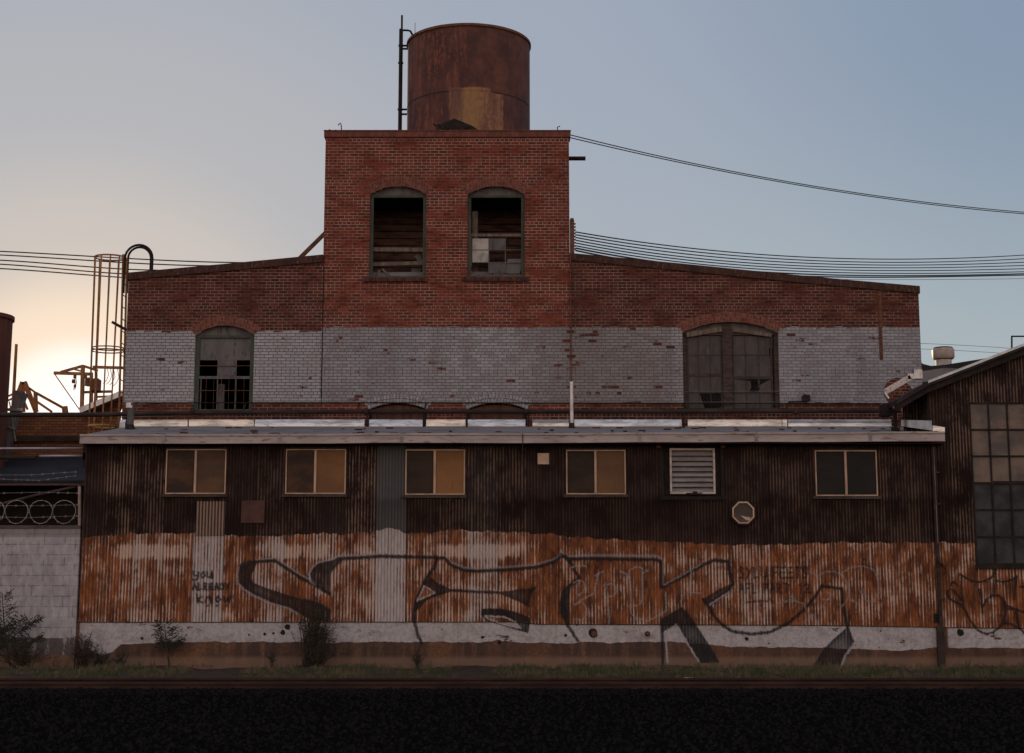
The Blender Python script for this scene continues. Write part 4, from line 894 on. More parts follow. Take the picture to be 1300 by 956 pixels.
# building behind: dark low roofs, vent
br_ = thing('rear_shed', 'low dark shed roof behind the gable edge carrying a metal vent', 'shed', (xat(1210, 480, 50), 50, 0))
Y5 = 50.
m = MB(); pr = [(1166, 458), (1172, 462), (1182, 464.5), (1200, 463), (1225, 459), (1300, 447), (1400, 435), (1400, 600), (1166, 600)]
m.prism([(P(a_, b_, Y5).x, P(a_, min(b_, 560), Y5).z) for a_, b_ in pr], Y5, Y5+8); m.build('roof', worn('dark_rear_roof', (0.03, .026, .027), (.05, .042, .04), .8, 0, (.5, .5, .5)), br_)
m = MB(); m.prism([(P(a_, b_, Y5-.5).x, P(a_, b_, Y5-.5).z) for a_, b_ in [(1166, 477), (1172, 471), (1200, 467), (1216, 468), (1205, 480), (1166, 486)]], Y5-.5, Y5-.3); m.build('roof_light', M['roof'], br_)
vt = thing('roof_ventilator', 'drum shaped metal ventilator on the dark rear roof right of the brick building', 'ventilator', (P(1197, 463, 51).x, 51, P(1197, 463, 51).z))
c0 = P(1197.5, 450, 51); r_ = 14/39.; zz = lambda py: zat(py, 51)
m = MB(); m.lathe(c0.x, 51, [(r_*.72, zz(465)), (r_*.72, zz(457))], 20); m.build('neck', M['whitetrim'], vt, smooth=True)
m = MB(); m.lathe(c0.x, 51, [(.01, zz(455.5)), (r_*.9, zz(456)), (r_, zz(454)), (r_, zz(444)), (r_*.86, zz(442.5)), (r_*.84, zz(441.5)), (.01, zz(441))], 24); smooth_by_angle(m.build('cap', M['cap'], vt), 35)
m = MB(); m.lathe(c0.x, 51, [(r_*.87, zz(443.3)), (r_*.90, zz(442.2)), (r_*.84, zz(441.3))], 24); m.build('rim', M['black'], vt)

# ================================================================ ROOF PIPES AND POSTS
lp = thing('long_roof_pipe', 'long dark horizontal pipe running above the lean-to roof along the brick wall', 'pipe', (0, YB-.35, 0))
m = MB(); m.tube([P(-60, 527, YB-.35), P(120, 526.5, YB-.35), P(240, 524, YB-.35), P(465, 522.5, YB-.35)], .055, 10); m.tube([P(465, 522.5, YB-.35), P(860, 522.5, YB-.35), P(1143, 521.5, YB-.35)], .055, 10)
for px in (245, 465, 668, 868, 1010): c = P(px, 523, YB-.35); m.tube([(c.x-.05, c.y, c.z), (c.x+.05, c.y, c.z)], .07, 10)
m.build('pipe_run', M['pipe'], lp, smooth=True)
m = MB()
for px in (310, 455, 540, 870, 1000): c = P(px, 518, YB-.2); m.bar((c.x, YB-.35, zat(522, YB-.35)), (c.x, YB-.01, zat(513, YB)), .03); m.build('hanger', M['black'], lp); m = MB()
def vent_post(px, pyt, pym, pyb, rpx, Y, lab):
    t = thing('vent_pipe', lab, 'pipe', P(px, pyb, Y)); c = P(px, pyb, Y); r = rpx/54.
    m = MB(); m.tube([(c.x, Y, c.z), (c.x, Y, zat(pyt, Y))], r, 16); m.tube([(c.x, Y, zat(pyt+3, Y)), (c.x, Y, zat(pyt, Y)+.004)], r*1.12, 16); p_ = m.build('pipe', M['galv'] if rpx < 4 else M['slatepipe'], t, smooth=False); smooth_by_angle(p_, 40)
    m = MB(); m.lathe(c.x, Y, [(r*2.2, c.z-.03), (r*2.0, c.z+.02), (r*1.35, zat(pym+4, Y)), (r*1.15, zat(pym, Y)), (r*.9, zat(pym, Y))], 16); m.build('boot', M['black'], t, smooth=True)
    return t
M['slatepipe'] = worn('grey_painted_pipe', (0.10, 0.095, 0.095), (0.15, 0.14, 0.14), .6, 0, (4, 4, 2))
vent_post(726, 485, 537, 547, 2.6, YB-1.0, 'tall thin pale metal vent pipe on the lean-to roof at mid shed')
t = vent_post(165, 512, 539, 549, 4.2, YB-1.6, 'short stout grey vent pipe at the left end of the lean-to roof')
m = MB(); c = P(165, 514, YB-1.6); m.tube([(c.x, YB-1.6, zat(518, YB-1.6)), (c.x, YB-1.6, zat(511.5, YB-1.6))], .095, 16); m.build('collar', M['galv'], t)

# ================================================================ CAGED LADDER (on the left side wall)
ld = thing('caged_ladder', 'rusty caged ladder rising beside the left corner of the brick building', 'ladder', (xat(140, 540, 39), 39., 0))
YL = 39.2; LX = lambda px, py: xat(px, py, YL); LZ = lambda py: zat(py, YL)
xr = LX(158.5, 340)      # plane of the ladder itself (at the wall)
def hoop(py, pxl, pxr, mname, cy=YL, hd=.36, r=.016):
    c = (LX(pxl, py)+LX(pxr, py))/2; a = (LX(pxr, py)-LX(pxl, py))/2; m = MB()
    m.tube([(c+a*math.cos(t*PI/12), cy+hd*math.sin(t*PI/12), LZ(py)) for t in range(24)], r, 6, closed=True); return m
rust_sun = worn('sun_glare_rusted_steel', (0.34, 0.16, 0.07), (0.20, 0.085, 0.04), .6, 0, (4, 4, 2), c=(0.12, .055, .03))  # rusted steel, its colour lightened and warmed with the low sun's glare
m = hoop(327, 120.5, 159, '', r=.022); m.build('top_hoop', rust_sun, ld)
m = MB()
for dpy in (0, 3.5): h_ = hoop(442+dpy, 117, 157, ''); k = len(m.v); m.v += h_.v; m.f += [tuple(i+k for i in f) for f in h_.f]
m.build('middle_hoop', rust_sun, ld)
m = hoop(541.5, 113, 147, '', r=.03); m.build('bottom_hoop', M['yellowiron'], ld)
c_t = (LX(120.5, 327)+LX(159, 327))/2; a_t = (LX(159, 327)-LX(120.5, 327))/2
c_b = (LX(113, 541)+LX(147, 541))/2; a_b = (LX(147, 541)-LX(113, 541))/2
for i, an in enumerate((180, 215, 250, 285, 320, 145, 105, 70)):
    t = math.radians(an); m = MB()
    zb_ = LZ(551); m.bar((c_t+a_t*math.cos(t), YL+.36*math.sin(t), LZ(327)), (c_b+a_b*math.cos(t), YL+.36*math.sin(t), zb_), .034, .012 if an not in (180,) else .03); m.build('cage_bar', rust_sun, ld)
m = MB(); m.bar((xr-.005, YL-.2, LZ(325)), (LX(150, 551)+.06, YL-.2, LZ(551)), .045); m.bar((xr-.005, YL+.2, LZ(325)), (LX(150, 551)+.06, YL+.2, LZ(551)), .045); m.build('ladder_rail', rust_sun, ld)
for k in range(14):
    z = LZ(545)+k*.31; m = MB(); f = (z-LZ(551))/(LZ(325)-LZ(551)); x = LX(150, 551)+.06+(xr-LX(150, 551)-.06)*f; m.tube([(x, YL-.2, z), (x, YL+.2, z)], .012, 6); m.build('rung', rust_sun, ld)
for dy, off in ((-.22, 0), (.22, 4)):
    m = MB(); y = YL+dy; a_, b_ = xat(158.5+off, 330, y), xat(193.5-off*0.5, 330, y); c = (a_+b_)/2; r = (b_-a_)/2; zc = zat(328, y)
    m.tube([(a_, y, zat(372, y)), (a_, y, zc)]+[(c-r*math.cos(t*PI/12), y, zc+r*1.0*math.sin(t*PI/12)) for t in range(1, 12)]+[(b_, y, zc), (b_, y, zat(346, y))], .03, 8); m.build('grab_hoop', M['black'], ld)
    m = MB()

# ================================================================ LEFT: BLOCK WALL, RAZOR WIRE, YARD BEHIND
def block_mat():
    m = Mat('painted_block_wall', .9, 0, .2)
    br = m.n('ShaderNodeTexBrick'); m.l(m.vec(m.x, m.z, 0.), br.inputs['Vector'])
    for k, v in (('Scale', 1.), ('Mortar Size', .008), ('Mortar Smooth', .2), ('Brick Width', .447), ('Row Height', .220)): br.inputs[k].default_value = v
    br.inputs['Color1'].default_value = (0, 0, 0, 1); br.inputs['Color2'].default_value = (1, 1, 1, 1)
    fin = m.noise(m.sc(8, 8, 5), 1, 4, .7); st = m.noise(m.sc(5, 1, 1.2), 1, 4, .6)
    p = m.mix(m.ss(fin, .35, .7), (0.46, .43, .44), (.33, .30, .31)); p = m.mix(m.mth('MULTIPLY', br.outputs['Color'], .35), p, (.26, .24, .25))
    p = m.mix(m.mth('MULTIPLY', m.ss(m.z, zs_(682)-.02, zs_(682)+.02), .55), p, (.17, .13, .13))
    p = m.mix(m.mth('MULTIPLY', m.ss(m.noise(m.sc(7, 1, .8), 1, 5, .7), .48, .66), .5), p, (.22, .19, .20)); p = m.mix(m.mth('MULTIPLY', br.outputs['Fac'], m.ss(fin, .3, .7)), p, (.14, .12, .12))
    g_ = m.mix(m.ss(st, .54, .62), (0.12, .098, .092), (.30, .27, .27))
    e = m.mth('ADD', zs_(810), m.mth('MULTIPLY', m.mth('SUBTRACT', fin, .5), .06)); c = m.mix(m.mth('GREATER_THAN', m.z, e), g_, p)
    bn = m.mix(m.ss(fin, .4, .7), (.20, .115, .075), (.09, .06, .045)); e2 = m.mth('ADD', zs_(831), m.mth('MULTIPLY', m.mth('SUBTRACT', m.noise(m.sc(1.5, 1, 1), 1, 3), .5), .25))
    m.col(m.mix(m.mth('GREATER_THAN', m.z, e2), bn, c)); m.bump(m.mth('ADD', m.mth('MULTIPLY', br.outputs['Fac'], -1.), fin), .008, .6); return m.m
bw = thing('block_wall', 'grey painted concrete block wall left of the rusty shed', 'wall', (xs_(0), YS, 0))
m = MB(); m.box(xs_(-200), XS0-.045, YS-.03, YS+.18, -.05, zs_(671)); m.build('blocks', block_mat(), bw)
m = MB(); m.box(xs_(-200), XS0-.04, YS-.05, YS+.2, zs_(671)+.001, zs_(667)); m.build('cap_course', worn('dark_wall_cap', (.11, .085, .08), (.07, .055, .05), .9, 0, (3, 3, 3)), bw)
fn = thing('wire_fence', 'pipe post fence with barbed strands on top of the block wall', 'fence', (xs_(100, 667), YS+.08, zs_(667)))
Yf = YS+.08
m = MB(); m.tube([P(101, 668, Yf), P(101, 617, Yf)], .035, 10); m.build('post', worn('pinkish_galvanised_post', (.42, .33, .30), (.28, .2, .17), .6, .2, (4, 4, 9)), fn)
m = MB(); m.tube([P(101, 617, Yf), P(101, 614.5, Yf)], .055, 10); m.tube([P(-60, 615.5, Yf), P(107, 615.5, Yf)], .022, 8); m.build('top_rail', M['rustplate'], fn)
m = MB(); m.tube([P(-30, 648, Yf+.05), P(48, 628, Yf+.05), P(100, 617, Yf+.05)], .028, 8); m.build('brace', M['darkwood'], fn)
def strand(pts, Y, r=.004, barbs=True):
    m = MB(); pp = []
    for (a_, b_), (c_, d_) in zip(pts[:-1], pts[1:]):
        for t in np.linspace(0, 1, 8, endpoint=False): pp.append(P(a_+(c_-a_)*t, b_+(d_-b_)*t, Y))
    pp.append(P(*pts[-1], Y)); m.tube(pp, r, 5)
    if barbs:
        for p_ in pp[::2]:
            m.bar(p_+Vector((-.02, 0, -.025)), p_+Vector((.02, 0, .025)), .005); m.bar(p_+Vector((.02, -.01, -.02)), p_+Vector((-.02, .01, .02)), .005)
    return m
for pts in ([(-40, 603), (40, 603), (96, 599)], [(-40, 606), (20, 609), (50, 610), (96, 604)], [(-40, 627), (50, 625), (98, 626)], [(-40, 642), (40, 642), (98, 641)], [(-40, 656), (40, 657), (98, 655)]):
    strand(pts, Yf).build('barbed_strand', M['gwire'], fn)
rz = thing('razor_wire', 'coils of razor wire looping along the block wall top', 'wire', (xs_(40, 650), Yf-.1, zs_(667)))
for cx_ in (-38, -9, 21, 52, 81.5):
    m = MB(); c = P(cx_, 650, Yf-.1); r = 14.6/58.8; n = 36; m.tube([(c.x+r*math.cos(2*PI*i/n)*.99, Yf-.1+.05*math.sin(4*PI*i/n), c.z+r*math.sin(2*PI*i/n)) for i in range(n)], .0075, 5, closed=True)
    for i in range(0, n, 3):
        a_ = 2*PI*i/n; d = Vector((math.cos(a_), 0, math.sin(a_))); t_ = Vector((-math.sin(a_), 0, math.cos(a_))); pc_ = Vector((c.x, Yf-.1, c.z))+d*r
        m.bar(pc_-t_*.022+d*.008, pc_+t_*.022-d*.006, .012, .004)
    m.build('coil', M['gwire'], rz)
# yard buildings behind
yb_ = thing('yard_building', 'dark low yard building with brick upper wall left of the warehouse', 'building', (xat(60, 600, 46), 46, 0))
Y6 = 46.; m = MB(); zz6 = lambda py: zat(py, Y6)
m.box(xat(-120, 560, Y6), xat(150, 540, Y6), Y6, Y6+.3, 0, zz6(523.5))
m.prism([(xat(104, 520, Y6), zz6(523.4)), (xat(150, 503, Y6), zz6(523.4)), (xat(158, 500, Y6), zz6(503)), (xat(147, 503, Y6), zz6(504))], Y6, Y6+.3)
ywb = worn('orange_brown_brick', (.17, .075, .035), (.12, .055, .03), .9, 0, (3, 3, 3))
def ybrick():
    m = Mat('glare_orange_brick', .9); br = m.n('ShaderNodeTexBrick'); m.l(m.vec(m.x, m.z, 0.), br.inputs['Vector'])
    for k, v in (('Scale', 1.), ('Mortar Size', .008), ('Brick Width', .215), ('Row Height', .082)): br.inputs[k].default_value = v
    br.inputs['Color1'].default_value = (.16, .062, .03, 1); br.inputs['Color2'].default_value = (.27, .11, .045, 1); br.inputs['Mortar'].default_value = (.045, .03, .025, 1); m.col(br.outputs['Color']); return m.m  # sunset glare put into the brick colours as brighter orange
m.build('brick_wall', ybrick(), yb_)
m = MB(); m.bar(P(104, 522, Y6-.2), P(158, 500, Y6-.2), .16, .5); m.build('sloped_coping', M['galv'], yb_)
m = MB(); m.box(xat(-120, 560, Y6), xat(110, 560, Y6), Y6-.12, Y6-.001, zz6(561), zz6(554)); m.build('ledge', worn('dark_ledge', (.035, .022, .018), (.06, .04, .032), .8, 0, (2, 2, 2)), yb_)
m = MB(); a_ = zat(610, 42.); m.v = [(xat(-100, 600, 42), 42, a_), (xat(112, 600, 42), 42, a_), (xat(112, 600, 42), Y6-.13, zz6(584)+.1), (xat(-100, 600, 42), Y6-.13, zz6(584)+.1)]; m.f = [(0, 1, 2, 3)]; 
m.v += [(v[0], v[1], v[2]-.12) for v in m.v[:4]]; m.f += [(7, 6, 5, 4), (0, 4, 5, 1), (1, 5, 6, 2), (3, 7, 4, 0)]; m.build('roof', M['slate'], yb_)
m = MB(); m.box(xat(-100, 600, 44), xat(112, 600, 44), 43.5, 43.6, 0, zat(612, 43.5)); m.build('dark_void_wall', M['dark'], yb_)  # near-black wall standing in for the unlit void below the roof
for py, px0, mt in ((569.5, 3, 'violet'), (579, 50, 'violet')):
    M.setdefault('violet', worn('pale_violet_steel', (.42, .36, .42), (.30, .25, .30), .35, .5, (1, 1, 1)))
    t = thing('steel_pipe', 'bright horizontal steel pipe '+('upper' if py < 575 else 'lower')+' of two beside the dark yard roof', 'pipe', P(60, py, 41.5), 'yard pipes')
    m = MB(); m.tube([P(px0-60 if py < 575 else px0, py, 41.5), P(108, py, 41.5)], .035, 8); m.build('pipe', M[mt], t, smooth=True)
    m = MB(); c = P(107.5, py, 41.5); m.box(c.x-.03, c.x+.03, 41.44, 41.56, c.z-.3, c.z+.08); m.build('bracket', M['black'], t)
m = MB(); m.tube([P(-60, 580.5, 41.5), P(45, 581, 41.5)], .05, 8); tag(m.build('dark_pipe', M['pipe']), 'dark horizontal pipe at far left above the slate roof', 'pipe')
# stack at the far left edge
ck = thing('rusty_stack', 'reddish brown round steel stack cut by the left edge', 'stack', (xat(-32, 500, 44), 44., 0))
m = MB(); c = xat(-32, 450, 44); r = xat(12, 450, 44)-c; m.lathe(c, 44, [(r*1.0, 0), (r*.985, zat(520, 44)), (r, zat(407, 44)), (r*1.05, zat(406, 44)), (r*1.05, zat(401, 44)), (.01, zat(400, 44))], 40)
smooth_by_angle(m.build('stack_shell', worn('brown_stack_plate', (.14, .058, .042), (.10, .043, .034), .8, 0, (2, 2, .6)), ck), 40)
# conveyor frame and trusses
cf = thing('conveyor_frame', 'rusty steel conveyor trusses peaking over the yard brick wall', 'frame', P(29, 522, 47))
Y7 = 47.5; m = MB()
def seg(pts, w, Y=Y7, mm=None):
    for (a_, b_), (c_, d_) in zip(pts[:-1], pts[1:]): (mm or m).bar(P(a_, b_, Y), P(c_, d_, Y), w)
seg([(29, 485), (15, 523)], .13); seg([(31, 485), (46, 523)], .13); seg([(29, 485), (30, 523)], .09); seg([(22, 503), (38, 503)], .08); seg([(18, 512), (29, 500)], .06); seg([(43, 515), (33, 500)], .06); seg([(35, 520), (30, 508)], .06)
seg([(36, 492), (46, 499)], .06); m.build('a_frame', rust_sun, cf)
m = MB(); seg([(45, 498), (46, 523)], .10); seg([(46, 499), (84, 520)], .08); seg([(44, 508), (66, 523)], .07); seg([(8, 504), (26, 496)], .05); seg([(9, 509), (24, 502)], .05); seg([(82, 516), (83, 524)], .15); m.build('hand_rail', rust_sun, cf)
m = MB(); Yc = 45.; seg([(26, 497), (0, 600)], .24, Yc); seg([(33, 500), (8, 575)], .10, Yc); m.build('chute', worn('grey_yellow_chute', (.20, .19, .19), (.13, .12, .12), .6, .2, (2, 2, 2), c=(.30, .20, .05)), cf)
m = MB(); seg([(8, 520), (28, 520)], .08, Yc-.2); seg([(6, 540), (20, 545)], .05, Yc-.2); seg([(12, 510), (20, 560)], .03, Yc-.2); m.build('cross_brace', M['galv'], cf)
m = MB(); m.tube([P(20.8, 437, 47), P(16, 524, 47)], [.045, .055], 8); tag(m.build('leaning_pole', rust_sun), 'thin leaning rusty pole between stack and trusses', 'pole')
# electric switch gantry
gt = thing('power_gantry', 'small lattice power gantry with hanging wires behind the caged ladder', 'gantry', P(104, 522, 60))
Y8 = 58.; m = MB()
seg([(68.5, 473.5), (117, 475)], .11, Y8); seg([(77, 472.5), (105.5, 464.5), (124, 470.5)], .09, Y8); seg([(93, 468.5), (106, 472)], .06, Y8); seg([(118, 466), (156, 467)], .10, Y8); m.build('arm', rust_sun, gt)
m = MB(); seg([(105.3, 464), (103.8, 524)], .13, Y8); seg([(116, 473), (116, 524)], .11, Y8); seg([(122, 470), (122, 524)], .09, Y8); seg([(105, 498), (142, 497)], .09, Y8); seg([(107, 521), (118, 510)], .07, Y8); seg([(120, 504), (145, 503)], .07, Y8); m.build('post', rust_sun, gt)
m = MB(); seg([(69.5, 475), (101.5, 521)], .035, Y8)
for i, px in enumerate((136, 140, 144, 149)): m.tube([P(px, 467, Y8), P(px+2, 476+i, Y8), P(px-1, 483+i, Y8), P(px-5, 487+i, Y8)], .012, 4)
for px in (96, 94.5): m.tube([P(px, 476, Y8), P(px+1, 486, Y8), P(px-1, 495, Y8)], .015, 4)
m.build('stay_wire', rust_sun, gt)
m = MB()
for px, py, r in ((114, 486, .13), (123.5, 490, .2), (97, 479, .06), (95, 485, .06), (110.5, 479, .06), (97, 491, .05)):
    c = P(px, py, Y8); m.lathe(c.x, Y8-.2, [(.01, c.z-r*1.3), (r, c.z-r*1.1), (r, c.z+r*.9), (r*.4, c.z+r*1.3), (.01, c.z+r*1.3)], 12); m.build('transformer' if r > .1 else 'insulator', M['rustiron'], gt); m = MB()
gt.location = gt.location

# ================================================================ CABLES
def cable(pts, Y, r, lab, grp, Y2=None):
    """smooth curve through traced points, at distance Y to Y2"""
    xs0 = [p[0] for p in pts]; ys0 = [p[1] for p in pts]; deg = min(len(pts)-1, 3); cf_ = np.polyfit(xs0, ys0, deg); Y2 = Y2 or Y
    xx = np.linspace(xs0[0], xs0[-1], 40); m = MB(); pl_ = [P(x, float(np.polyval(cf_, x)), Y+(Y2-Y)*(x-xs0[0])/(xs0[-1]-xs0[0])) for x in xx]
    if xs0[-1] > 1300: pl_ += [pl_[-1]+(pl_[-1]-pl_[-2]).normalized()*k_*8+Vector((0, 0, .02*k_*k_)) for k_ in (1, 2, 3)]
    if xs0[0] < 0: pl_ = [pl_[0]+(pl_[0]-pl_[1]).normalized()*k_*8+Vector((0, 0, .02*k_*k_)) for k_ in (3, 2, 1)]+pl_
    m.tube(pl_, r, 5)
    return tag(m.build('power_cable', M['wire'], smooth=True), lab, 'cable', grp)
ordn = ['topmost', 'second', 'third', 'fourth', 'fifth', 'sixth', 'seventh', 'lowest']
R0 = [294.5, 298, 301.5, 305, 308.5, 312, 315, 318]; R1 = [318, 322, 326, 330, 333.5, 337, 340.5, 344]; RM = [329, 333, 336.5, 340, 343.5, 347, 350, 352]; RE = [321, 326, 331, 335.5, 340, 344, 346.5, 348.5]
for i in range(8):
    cable([(731, R0[i]), (900, R1[i]-.5), (1120, RM[i]), (1340, RE[i])], YB+.05, .017 if i < 6 else .022, ordn[i]+' cable of the sagging bundle from the tower rack to the right edge', 'sagging cable bundle', 60)
cable([(723, 171), (850, 201), (1050, 239), (1340, 272.5)], YB+.3, .014, 'upper of two cables from the tower top corner to the right edge', 'tower top cables', 50)
cable([(723, 174.5), (850, 203.5), (1050, 241), (1340, 274.5)], YB+.3, .014, 'lower of two cables from the tower top corner to the right edge', 'tower top cables', 50)
cable([(1000, 354), (1150, 355), (1340, 353)], 70, .010, 'thin faint cable low under the right hand bundle', 'thin far cables')
for i, dy in enumerate((0, 7)): cable([(1168, 436+dy), (1250, 440+dy), (1340, 447+dy)], 90, .012, ('upper', 'lower')[i]+' faint cable beside the roof ventilator', 'thin far cables')
L0 = [319.5, 324, 331, 336, 341.5]; L1 = [327, 332.5, 340, 346, 350.5]; L2 = [333, 334, 343, 349, 354.5]
for i in range(5):
    pts = [(-40, L0[i]-2), (60, (L0[i]+L1[i])/2-1), (130, L1[i]), (200, L2[i])] if i > 1 else [(-40, L0[i]-2), (60, (L0[i]+L1[i])/2-1), (150, L1[i]+.5), (330, 333.5+i*3)]
    cable(pts, 56, .024, ordn[i if i < 4 else 7]+' of the five cables crossing the sunset sky at left', 'left cable bundle')

# ================================================================ GRAFFITI (thin paint on the waves of the sheet)
KX = 1/(xat(651, 700, YS)-xat(650, 700, YS))
def gp(px, py): return (xat(px, py, YS), zat(py, YS))
def seg_dist(X, Z, pts):
    d = np.full(X.shape, 1e9)
    for (ax, az), (bx, bz) in zip(pts[:-1], pts[1:]):
        vx, vz = bx-ax, bz-az; L = vx*vx+vz*vz+1e-12
        t = np.clip(((X-ax)*vx+(Z-az)*vz)/L, 0, 1); d = np.minimum(d, np.hypot(X-ax-t*vx, Z-az-t*vz))
    return d
def in_poly(X, Z, pts):
    c = np.zeros(X.shape, bool); n = len(pts)
    for i in range(n):
        (ax, az), (bx, bz) = pts[i], pts[i-1]
        if az == bz: continue
        cond = (az > Z) != (bz > Z); c ^= cond & (X < (bx-ax)*(Z-az)/(bz-az)+ax)
    return c
def spray_mat():
    m = Mat('spray_paint', .75, 0, .25); al, cv = m.attr('alpha'), m.attr('shade')
    n = m.noise(m.sc(22, 1, 10), 1, 4, .7); n2 = m.noise(m.sc(60, 1, 60), 1, 2, .6)
    blk = m.mix(m.ss(n, .4, .8), (0.014, 0.013, 0.015), (0.045, 0.038, 0.038))
    m.col(m.mix(cv, blk, (0.50, 0.45, 0.46)))
    cr = m.mth('ADD', .86, m.mth('MULTIPLY', m.mth('SINE', m.mth('MULTIPLY', m.x, 2*PI/PIT)), .14))
    wear = m.mth('SUBTRACT', 1.08, m.mth('MULTIPLY', m.ss(m.noise(m.sc(20, 1, 1.6), 1, 5, .7), .5, .72), .42))
    a = m.mth('MULTIPLY', m.mth('MULTIPLY', al, m.mth('MULTIPLY', cr, wear)), m.mth('ADD', .75, m.mth('MULTIPLY', n2, .4)), clamp=True); m.l(a, m.b.inputs['Alpha']); return m.m
SPRAY = spray_mat()
def bary_y(X, Z):
    """front surface of sheet or footing behind the paint"""
    px = CX+X*KX; zb_ = np.array([zat(v, YS) for v in np.interp(px.ravel()[:px.shape[0]], [p[0] for p in BOT], [p[1] for p in BOT])])
    return zb_
def decal(name, parent, strokes, label=None, res=(PIT/8, .014), off=0.0):
    """strokes: (kind, pixel points, width px, alpha, shade)"""
    allp = [gp(*p) for s in strokes for p in s[1]]
    x0, x1 = min(p[0] for p in allp)-.12, max(p[0] for p in allp)+.12; z0, z1 = min(p[1] for p in allp)-.1, max(p[1] for p in allp)+.1
    X1 = np.arange(math.floor(x0/res[0]), math.ceil(x1/res[0])+1)*res[0]
    pxc = CX+X1*KX; zb_ = np.array([zat(v, YS) for v in np.interp(pxc, [p[0] for p in BOT], [p[1] for p in BOT])])
    Z1 = np.arange(max(z0, .06), z1, res[1]); X, Z = np.meshgrid(X1, Z1)
    Zb = np.tile(zb_, (len(Z1), 1))
    al = np.zeros(X.shape); sh_ = np.zeros(X.shape)
    wob = .006*np.sin(X*47)+.004*np.sin(Z*83+X*31)
    for kd, pts, wd, a, shd in strokes:
        pw = [gp(*p) for p in pts]
        bx0, bx1 = min(p[0] for p in pw)-.15, max(p[0] for p in pw)+.15
        sel = (X1 >= bx0) & (X1 <= bx1)
        if not sel.any(): continue
        Xs, Zs = X[:, sel], Z[:, sel]; soft = .019 if wd > 1.5 or kd == 'fill' else .014
        if kd == 'line':
            d = seg_dist(Xs, Zs, pw)+wob[:, sel]; h = wd/58.8/2; v = np.clip((h+soft-d)/(2*soft)+.25, 0, 1)
        elif kd == 'fill':
            ins = in_poly(Xs, Zs, pw); d = seg_dist(Xs, Zs, pw+[pw[0]]); pn = .5+.5*np.sin(Xs*3.1+2*np.sin(Zs*4.3))*np.sin(Zs*5.7+1.5*np.sin(Xs*6.1)); v = np.where(ins, .62+.38*np.clip(pn+np.exp(-d/.05), 0, 1), np.clip(1-d/soft, 0, 1)*.7)
        elif kd == 'cut':
            ins = in_poly(Xs, Zs, pw); al[:, sel] = np.where(ins, 0, al[:, sel]); continue
        v = v*a; cur = al[:, sel]; s_ = sh_[:, sel]
        na = v+cur*(1-v); s2 = np.where(na > 1e-4, (shd*v+s_*cur*(1-v))/np.maximum(na, 1e-4), 0)
        al[:, sel] = na; sh_[:, sel] = s2
    Yv = np.where(Z > Zb-.012, YS-.009*np.sin(2*PI*X/PIT)-.012-off, YS+.008-off)
    H_, W_ = X.shape; keep = np.maximum.reduce([al[:-1, :-1], al[1:, :-1], al[:-1, 1:], al[1:, 1:]]) > .04
    jj, ii = np.nonzero(keep); idx = np.full(H_*W_, -1); quads = np.stack([jj*W_+ii, jj*W_+ii+1, (jj+1)*W_+ii+1, (jj+1)*W_+ii], 1)
    used = np.unique(quads); idx[used] = np.arange(len(used)); m = MB()
    m.v = list(zip(X.ravel()[used].tolist(), Yv.ravel()[used].tolist(), Z.ravel()[used].tolist())); m.f = [tuple(r) for r in idx[quads].tolist()]
    o = m.build(name, SPRAY, parent, smooth=True, attrs={'alpha': al.ravel()[used], 'shade': sh_.ravel()[used]})
    if label: o['label'] = label
    return o
K = []; L_ = lambda pts, w=2.6, a=.88, s=0.: K.append(('line', pts, w, a, s)); Fl = lambda pts, a=.80, s=0.: K.append(('fill', pts, 0, a, s)); Ct = lambda pts: K.append(('cut', pts, 0, 0, 0))
up = lambda pts, dx, dy: [(a_+dx, b_+dy) for a_, b_ in pts]
# first letter
S1 = [(315, 713.5), (305, 718.5), (303, 728.5), (304, 740), (311, 746.8), (323, 754.6), (346, 765), (367, 770.8), (380, 778)]
L_(up(S1, -1.6, 1.2), 1.6, .5, 1.); L_(up([(325, 713), (349, 711), (362, 719.5), (380.4, 731.5), (398.7, 741.5)], .6, -2.2), 1.5, .5, 1.)
Fl([(305.1, 718.5), (303.3, 728.5), (304, 740), (311, 746.8), (323, 754.6), (346.4, 765), (367.4, 770.8), (380.4, 778), (393.5, 786), (409, 788.6), (415.7, 787.3), (418.4, 775.5), (409.2, 769), (388.3, 762.5), (362, 754.6), (336, 746.2), (321.6, 740.2), (317.7, 733.7), (319.8, 725.8), (324.2, 718.5), (325.5, 714), (315, 714)])
L_([(305, 718.5), (315, 713.6), (330.8, 712.6), (349, 711.5), (362, 720), (380.4, 732.4), (398.7, 742), (418.4, 754)])
L_([(388, 762), (409, 768.5), (418.4, 775.5), (416, 788)], 2.2)
L_([(392.5, 729), (397, 720), (404, 714.5), (422, 710), (430, 706.5), (456, 705.5), (478, 703.5)], 1.8, .6, 1.); L_([(392.5, 729), (395, 737), (400, 741)], 2.2, .85, 1.)
Fl([(393.5, 728.5), (398.7, 720.6), (404, 715.4), (422.3, 711.5), (430, 708), (434, 711.5), (425, 720.6), (419, 728.5), (418.4, 754), (401.4, 742.8), (396, 739)])
L_([(430, 709), (456, 708), (482.4, 706), (500, 706.5), (530, 707), (554.9, 707.8)], 3.0)
